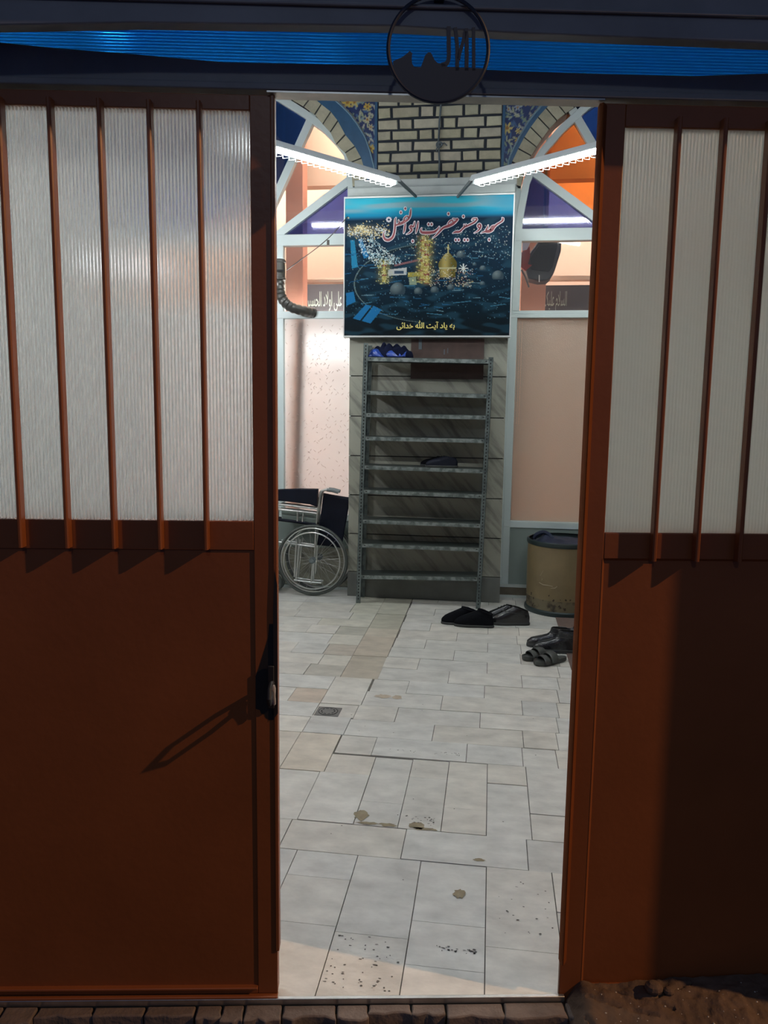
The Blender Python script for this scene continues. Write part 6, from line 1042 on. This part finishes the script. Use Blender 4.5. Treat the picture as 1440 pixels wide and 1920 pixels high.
# leaning pale pole right behind the patterned glass
pl = MB(); pl.tube([(-1.67, 6.545, 0.02), (-1.655, 6.535, .9), (-1.62, 6.515, 2.28)], .040, 20); o = pl.build('leaning_pole', M['coral']); tag(o, 'pinkish pole leaning behind the patterned glass of the left window', 'pole')
for i, (x, y, z, lab, ln, s_) in enumerate(((-1.45, 6.98, 2.13, 'short tube lamp glowing behind the patterned glass of the left window', .55, 1), (-1.1, 8.7, 4.40, 'ceiling lamp of the inner room behind the pilaster', 1.2, 1), (1.2, 8.7, 4.40, 'ceiling lamp of the inner room behind the right window', 1.2, 1), (-2.9, 8.7, 4.40, 'ceiling lamp of the inner room at its far left', 1.2, 1), (1.6, 7.25, 4.40, 'ceiling lamp of the inner room close to the right window', 1.2, 1), (-1.0, 7.25, 4.40, 'ceiling lamp of the inner room close to the pilaster', 1.2, 1))):
    t = thing('room_lamp', lab, 'lamp', (x, y, z), 0, 'lamps of the inner room')
    MB().box(-ln/2, ln/2, -.06, .06, .02, .06).build('housing', M['reflector'], t, local=True, bevel=.005)
    MB().tube([(-ln/2+.03, 0, -.01), (ln/2-.03, 0, -.01)], .03, 12).build('tube', TUBE_HOT if i == 0 else TUBE_IN, t, local=True)
    if i == 0: MB().tube([(0, .0, .05), (0, -.45, .19)], .008, 6).build('hanger', M['bracket'], t, local=True)
    else: MB().box(-.05, .05, -.05, .05, .055, .10).build('mount', M['reflector'], t, local=True)
# ------------------------------------------------------------------ the street gate (local x = along the gate, y = inward, z = up)
M['paint'] = mat('brown gate paint', (.28, .085, .026), .40, 0, .22, 2.5, .05, 50)
def rib_bar(parent, s, z0, z1):
    b = MB(); w, d = .0052, .026
    b.loft([[(s-w, -.001, z0), (s+w, -.001, z0), (s+w, -d+.003, z0), (s+w-.003, -d, z0), (s-w+.003, -d, z0), (s-w, -d+.003, z0)], [(s-w, -.001, z1), (s+w, -.001, z1), (s+w, -d+.003, z1), (s+w-.003, -d, z1), (s-w+.003, -d, z1), (s-w, -d+.003, z1)]], True)
    return b.build('bar', M['paint'], parent, local=True)
def sunk_panel(mb, x0, x1, z0, z1, fx0, fx1, fz0, fz1, d=.006, e=.004):
    """front face at y=0 around a sheet sunk by d with sloped rims"""
    o = [(fx0, 0, fz0), (fx1, 0, fz0), (fx1, 0, fz1), (fx0, 0, fz1)]; i1 = [(x0, 0, z0), (x1, 0, z0), (x1, 0, z1), (x0, 0, z1)]
    i2 = [(x0+e, d, z0+e), (x1-e, d, z0+e), (x1-e, d, z1-e), (x0+e, d, z1-e)]
    mb.add(o+i1, [(0, 1, 5, 4), (1, 2, 6, 5), (2, 3, 7, 6), (3, 0, 4, 7)]); mb.add(i1+i2, [(0, 1, 5, 4), (1, 2, 6, 5), (2, 3, 7, 6), (3, 0, 4, 7)])
    return i2
# left leaf
gl = gthing('gate_leaf', 'left brown steel gate leaf with white ribbed sheets behind upright bars and a worn latch', 'gate', -.21)
def sh(mb, s=-.21): mb.v = [(x-s, y, z) for x, y, z in mb.v]; return mb
S0, S1 = -1.27, -.2135
f = MB()
f.box(-.2655, S1, .0, .036, .012, 2.256); f.box(S0, S0+.055, 0, .036, .012, 2.256); f.box(S0+.055, -.2655, 0, .036, 2.222, 2.256)
f.box(S0+.055, -.2655, 0, .036, 1.205, 1.277); f.box(S0+.055, -.2655, 0, .036, .012, .034)
sh(f).build('frame', M['paint'], gl, local=True, bevel=.0018)
f = MB(); f.box(-.219, -.2085, -.004, .03, .135, 2.256); sh(f).build('edge_strip', M['paint'], gl, local=True, bevel=.0025)
f = MB(); f.box(S0+.05, -.262, .0038, .008, .03, 1.21); sh(f).build('lower_sheet', M['paint'], gl, local=True)
f = MB(); f.box(S0+.05, -.2655, -.010, .006, .028, .035); f.box(S0, S1, -.012, .01, .002, .011); sh(f).build('bottom_moulding', M['paint'], gl, local=True, bevel=.002)
bars = [-.377-.1107*k for k in range(8)]
edges = [-.2665]+bars
for k, s in enumerate(bars):
    z0 = 1.2095+.0005*k; sh_bar = rib_bar(gl, s+.21, z0, 2.232)
    p = MB(); a, b = s+.0050, edges[k]-(.0050 if k else 0)
    p.box(a-.004, b+.002, .006, .012, 1.272, 2.226); sh(p).build('ribbed_sheet', M['poly'], gl, local=True, smooth=False)
# grime round the latch: dark, with a ragged outline of its own
gr = MB(); q = random.Random(6)
out = []
for z, a, b in ((.80, -.2655, -.2145), (.793, -.252, -.2145), (.785, -.243, -.2145)): pass
Lp = [(-.2300, 1.02), (-.2330, .985), (-.2380, .965), (-.2470, .935), (-.2560, .905), (-.2645, .885), (-.2650, .80), (-.2550, .797), (-.2510, .787), (-.2440, .786), (-.2390, .776), (-.2300, .770), (-.2195, .771)]
P = Lp+[(-.2195, 1.02)]; n = len(P)
for a, b in zip(Lp, Lp[1:]): pass
gr.add([(x+q.uniform(-.0006, .0006), -.0006, z) for x, z in P], [tuple(range(n))[::-1]]); gr.add([(-.2192, -.0046, .775), (-.2086, -.0046, .79), (-.2086, -.0046, 1.12), (-.2150, -.0046, 1.16), (-.2192, -.0046, 1.06)], [(0, 1, 2, 3, 4)])
sh(gr).build('grime_patch', M['grime'], gl, local=True, smooth=False)
ha = bpy.data.objects.new('latch', None); COL.objects.link(ha); ha.parent = gl; ha.location = (-.011, -.008, .86)
MB().box(-.012, .004, -.004, .004, -.055, .055).build('latch_plate', M['grime'], ha, local=True, bevel=.002)
lp = MB(); lp.tube([(0, -.002, .012), (.0, -.030, .020), (0, -.062, .017), (0, -.076, -.002), (0, -.064, -.019), (0, -.034, -.015), (0, -.012, -.004)], [.0055, .0055, .0055, .006, .0055, .0055, .0055], 10); lp.build('pull_loop', M['grime'], ha, local=True)
hk = MB(); hk.loft([[(r*math.cos(2*PI*k/14)+x, y+r*.8*math.sin(2*PI*k/14), z) for k in range(14)] for x, y, z, r in ((.001, -.014, .012, .0015), (.001, -.014, .010, .0065), (.001, -.014, .002, .0085), (.002, -.014, -.008, .0072), (.003, -.013, -.018, .0055), (.0045, -.012, -.032, .0048), (.005, -.012, -.040, .0040), (.005, -.012, -.043, .001))]); o = hk.build('latch_lever', mat('bare worn metal', (.62, .58, .55), .35, .6), ha, local=True); o['label'] = 'pale bare metal lever'
# right leaf
g2 = gthing('gate_leaf', 'right brown steel gate panel with frosted ribbed sheets, half in shadow', 'gate', .534)
def sh2(mb): mb.v = [(x-.534, y, z) for x, y, z in mb.v]; return mb
E1 = 1.55
f = MB(); f.box(.5365, .5985, 0, .012, -.02, 2.256); f.box(.5985, E1, 0, .036, 2.205, 2.256); f.box(.5985, E1, 0, .036, 1.190, 1.256); f.box(.5985, E1, 0, .036, -.02, .03); f.box(E1, E1+.06, 0, .036, -.02, 2.256)
sh2(f).build('frame', M['paint'], g2, local=True, bevel=.0022)
f = MB(); prof = [(.5345, .008), (.5345, -.009), (.5385, -.0185), (.5410, -.0190), (.5535, -.0005), (.5545, .002)]
f.loft([[(x, y, z) for x, y in prof] for z in (.10, 2.25)], True); sh2(f).build('edge_strip', M['matte'], g2, local=True)
f = MB(); i2 = [(x, .006, z) for x, z in ((.603, .03), (E1, .03), (E1, 1.187), (.603, 1.187))]; f.add(i2, [(0, 1, 2, 3)])
f.add([(.5962, -.0006, .03), (.6035, .0065, .03), (.6035, .0065, 1.19), (.5962, -.0006, 1.19)], [(0, 1, 2, 3)]); f.add([(.598, 0, 1.191), (E1, 0, 1.191), (E1, .0065, 1.185), (.603, .0065, 1.185)], [(3, 2, 1, 0)])
f.box(.60, E1, .008, .012, .02, 1.2); sh2(f).build('lower_sheet', M['paint'], g2, local=True, smooth=False)
bars2 = [.717+.1066*k for k in range(8)]; edges2 = [.597]+bars2
for k, s in enumerate(bars2):
    rib_bar(g2, s-.534, 1.1895, 2.222)
    p = MB(); a, b = edges2[k]+(.0062 if k else 0), s-.0050; p.box(a-.002, b+.004, .006, .012, 1.250, 2.210); sh2(p).build('ribbed_sheet', M['polyfrost'], g2, local=True, smooth=False)
# lintel, blue sheet, canopy edge
def gstruct(name, mb, m, kind='structure', origin=(0, 0, 0), **k):
    o = mb.build(name, m, local=True, **k); o.location = gworld(*origin); o.rotation_euler.z = GA; return tag(o, kind=kind)
LT = [gat(x, y, GATE) for x, y in ((-1600, 78), (-200, 78), (0, 80), (100, 90), (240, 101), (420, 117), (560, 120), (730, 123), (930, 132), (1100, 138), (1300, 143), (1440, 138), (1640, 134), (2900, 134))]
lt = MB(); lt.prism(LT+[(LT[-1][0], 2.268), (LT[0][0], 2.268)], -.004, .04)
lt.box(-1.4, 1.9, -.014, .02, 2.262, 2.278)
lintel = gstruct('trim_2', lt, M['lintel'], bevel=.003)
o = gstruct('trim_3', MB().box(-.225, .545, -.012, .03, 2.2575, 2.261), M['steel'])
CT = [gat(x, y, GATE-.086) for x, y in ((-1600, 66), (-200, 66), (0, 62), (260, 57), (510, 60), (730, 63), (940, 75), (1440, 95), (1640, 103), (2900, 103))]
cn = MB(); cn.prism(CT+[(CT[-1][0], 2.66), (CT[0][0], 2.66)], -.12, -.085); cn.box(CT[0][0], CT[-1][0], -.12, .10, 2.44, 2.50)
zc = lambda y0: gat(720, y0, GATE-.125)[1]
cn.box(CT[0][0], CT[-1][0], -.128, -.12, zc(14), zc(6))
canopy = gstruct('trim_4', cn, M['lintel'], bevel=.003)
bs = MB(); nz = 57; n0 = len(bs.v)
for i, s in enumerate((-2.4, -.1, .27, 2.6)):
    for k in range(nz*4+1):
        z = 2.325+.42*k/(nz*4); bs.v.append((s, .10+.0026*math.sin(2*PI*k/4)+.10*(z-2.325), z)); bs.c.append((1, 1, 1))
n = nz*4+1
for i in range(3):
    for k in range(nz*4): bs.f.append((i*n+k, (i+1)*n+k, (i+1)*n+k+1, i*n+k+1)); bs.m.append(0)
o = bs.build('roofing_sheet', M['bluepoly'], local=True); o.location = gworld(0); o.rotation_euler.z = GA
tag(o, 'blue corrugated plastic sheet glowing between lintel and canopy edge', 'sheet')
o = gstruct('shade_slab', MB().box(-3.0, 4.4, -.27, .12, 2.62, 2.72), M['lintel'])  # unseen overhead slab, added to keep the street lamp off canopy edge and lintel
# round iron emblem on the canopy edge
EC = gat(822, 92, GATE-.135)
em = gthing('emblem', 'round dark iron emblem with script hanging over the gate opening', 'emblem', EC[0], -.135, EC[1])
def ep(x, y): p = gat(690+x/5.538, y/5.538, GATE-.135); return (p[0]-EC[0], p[1]-EC[1])
R_ = .1085
rg = MB(); rg.ring((0, 0, 0), R_-.003, .0042, 'y', 72, 8); rg.build('ring', M['emblem'], em, local=True)
def estroke(pts, w):
    P = [ep(*p) for p in spline(pts, 6)]; h = w/5.538/F_PX*1.75/2
    A, B = offset(P, h), offset(P, -h); return MB().prism(A+B[::-1], -.003, .003)
sc = MB()
base = [ep(*p) for p in ((258, 690), (262, 640), (300, 622), (345, 605), (395, 570), (432, 535), (460, 560), (452, 620), (458, 670), (482, 705), (545, 706), (565, 660), (590, 585), (620, 550), (650, 550), (672, 590), (690, 630), (725, 662), (790, 668), (820, 700), (1160, 716))]
zb_ = min(p[1] for p in base); ang0 = math.asin(max(-1, base[-1][1]/R_)); ang1 = -PI-math.asin(max(-1, base[0][1]/R_))
arc = [(R_*math.cos(ang0+(ang1-ang0)*k/30), R_*math.sin(ang0+(ang1-ang0)*k/30)) for k in range(31)]
sc.prism(base+arc, -.003, .003); sc.build('script_body', M['emblem'], em, local=True)
for pts, w in (([(838, 280), (838, 450), (838, 600), (815, 660), (760, 680)], 38), ([(905, 290), (925, 480), (925, 600), (925, 740)], 34), ([(1010, 330), (985, 440), (950, 560), (940, 620)], 34), ([(1020, 300), (1025, 500), (1022, 740)], 36), ([(1095, 290), (1097, 500), (1097, 740)], 30)):
    estroke(pts, w).build('script_stroke', M['emblem'], em, local=True)
hg = MB(); hg.box(-.01, .01, -.002, .016, R_-.012, R_+.03); hg.build('hanger', M['emblem'], em, local=True)
# sill strip and street ground
th = MB(); th.box(-1.3, .55, -.014, -.003, -.012, .006)
o = gstruct('trim_5', th, M['steel'], bevel=.0015)
pg = MB(); q = random.Random(17)
x = -1.35
pv = []
while x < .62:
    w = q.uniform(.055, .17); pv.append((x, min(x+w, .62))); x += w
for a, b in pv:
    n = 9; top = -.007+q.uniform(-.004, .002); fr = []
    ya = -.017; depth = q.uniform(.030, .055)
    P = [(a+.0025, ya)] + [(b-.0025, ya)] + [(b-.003, ya-depth*.5)] + [(b-(b-a)*k/5+q.uniform(-.004, .004), ya-depth+q.uniform(-.008, .006)) for k in range(6)] + [(a+.003, ya-depth*.5)]
    pg.plan(P, -.07, top)
x = -1.35
while x < .75:
    w = q.uniform(.10, .30); y0 = -.078+q.uniform(-.006, .006)
    P = [(x+.004+(w-.008)*k/6, y0+q.uniform(-.007, .007)) for k in range(7)]+[(x+w-.004, -.16), (x+.004, -.16)]
    if q.random() < .85: pg.plan(P, -.08, -.022+q.uniform(-.008, .004))
    x += w
o = gstruct('paving_edge', pg, M['paver'], bevel=.004)
gd = MB(); NX, NY = 150, 26
for j in range(NY+1):
    for i in range(NX+1):
        s, y = -1.6+3.6*i/NX, -.55+.56*j/NY
        z = -.055+.010*n3(s*9, y*9, 1)+.005*n3(s*30, y*30, 2)
        gd.v.append((s, y, z)); gd.c.append((1, 1, 1))
for j in range(NY):
    for i in range(NX): a = j*(NX+1)+i; gd.f.append((a, a+1, a+NX+2, a+NX+1)); gd.m.append(0)
o = gstruct('ground', gd, M['ground'])
lo = MB(); lo.box(-8, 8, -12, -.55, -.20, -.07); gstruct('street', lo, M['ground'])
# broken concrete hump under the right leaf
def hump(s, y):
    up_ = smoothstep(.515, .60, s)*(.095+.022*smoothstep(.6, 1.1, s))*smoothstep(-.42, -.03, y)
    cr = 0
    for cs, cy, dx_, dy_ in ((.66, -.02, .15, -.07), (.78, -.06, .10, .04), (.60, -.05, .22, -.08), (.58, -.10, .05, -.10)):
        tt = max(0, min(1, ((s-cs)*dx_+(y-cy)*dy_)/(dx_*dx_+dy_*dy_))); d = math.hypot(s-cs-dx_*tt+.012*n3(s*20, y*20, 7), y-cy-dy_*tt)
        cr = max(cr, math.exp(-(d/.004)**2))
    return -.060+up_+.010*n3(s*11, y*11, 4)*smoothstep(.5, .6, s)+.006*n3(s*34, y*34, 5)+.003*n3(s*90, y*90, 6)-.012*cr
hm = MB(); NX, NY = 220, 80
for j in range(NY+1):
    for i in range(NX+1):
        s, y = .50+1.2*i/NX, -.40+.40*j/NY
        hm.v.append((s, y, hump(s, y))); hm.c.append((1, 1, 1))
for j in range(NY):
    for i in range(NX): a = j*(NX+1)+i; hm.f.append((a, a+1, a+NX+2, a+NX+1)); hm.m.append(0)
q = random.Random(23)
o = gstruct('broken_concrete', hm, M['concrete'])
for i, (s, y, r, lab) in enumerate(((.775, -.045, .021, 'larger brown stone on the broken concrete below the right gate panel'), (.812, -.052, .013, 'smaller brown stone beside the larger one below the right gate panel'))):
    z = hump(s, y); st_ = MB(); rings = []
    for j in range(7):
        t_ = -PI/2+PI*j/6; rings.append([(r*1.15*math.cos(t_)*math.cos(2*PI*k/10)*(1+.25*n3(k, j, i)), r*math.cos(t_)*math.sin(2*PI*k/10)*(1+.25*n3(k, j, i+3)), r*.8*math.sin(t_)*(1+.2*n3(j, k, i))) for k in range(10)])
    st_.loft(rings, True, True, True); o = st_.build('stone', M['concrete'], local=True, smooth=False); o.location = gworld(s, y, z+r*.55); tag(o, lab, 'stone', 'loose stones')
ch = MB()
for _ in range(60):
    s, y = q.uniform(.60, 1.05), q.uniform(-.16, -.02); r = q.uniform(.0010, .0036); z = hump(s, y)-.0005
    n_ = 6; ch.add([(s+r*q.uniform(.6, 1.3)*math.cos(2*PI*k/n_), y+r*q.uniform(.6, 1.3)*math.sin(2*PI*k/n_), z) for k in range(n_)]+[(s, y, z+r*.8)], [(k, (k+1) % n_, n_) for k in range(n_)])
o = ch.build('plaster_chips', M['pale'], local=True); o.location = gworld(0); o.rotation_euler.z = GA; tag(o, 'pale plaster crumbs scattered on the broken concrete', 'crumbs', kind='stuff')
# the neighbour's wall return at the right that keeps the lamp off the panel
o = gstruct('wall_return', MB().box(1.712, 2.0, -.30, .04, -.1, 3.6).box(2.0, 7.5, -.02, .06, -.1, 3.6), M['plaster'])
o = gstruct('wall_street', MB().box(-3.2, -1.28, -.03, .06, -.1, 3.0), M['plaster'])
# ------------------------------------------------------------------ light: street lamp, weak second lamp, night sky
def point(name, loc, col, power, r):
    l = bpy.data.lights.new(name, 'POINT'); l.color = col; l.energy = power; l.shadow_soft_size = r
    o = bpy.data.objects.new(name, l); COL.objects.link(o); o.location = loc; return o
point('street_lamp', gworld(8.1, -2.4, 6.6), (1.0, .58, .27), 1850, .05)
point('far_street_lamp', gworld(-.3, -5.5, 4.8), (.80, .90, 1.0), 60, .12)
w = bpy.data.worlds.new('night'); scene.world = w; w.use_nodes = True
bgn = w.node_tree.nodes['Background']; bgn.inputs[0].default_value = (.28, .42, .90, 1); bgn.inputs[1].default_value = .12
scene.view_settings.view_transform = 'Standard'; scene.view_settings.look = 'None'; scene.view_settings.gamma = 1; scene.view_settings.exposure = 0
scene.view_settings.use_curve_mapping = False
cy = scene.cycles; cy.use_denoising = True; cy.max_bounces = 10; cy.transparent_max_bounces = 12; cy.sample_clamp_indirect = 6; cy.caustics_refractive = True; cy.caustics_reflective = False; cy.blur_glossy = .5
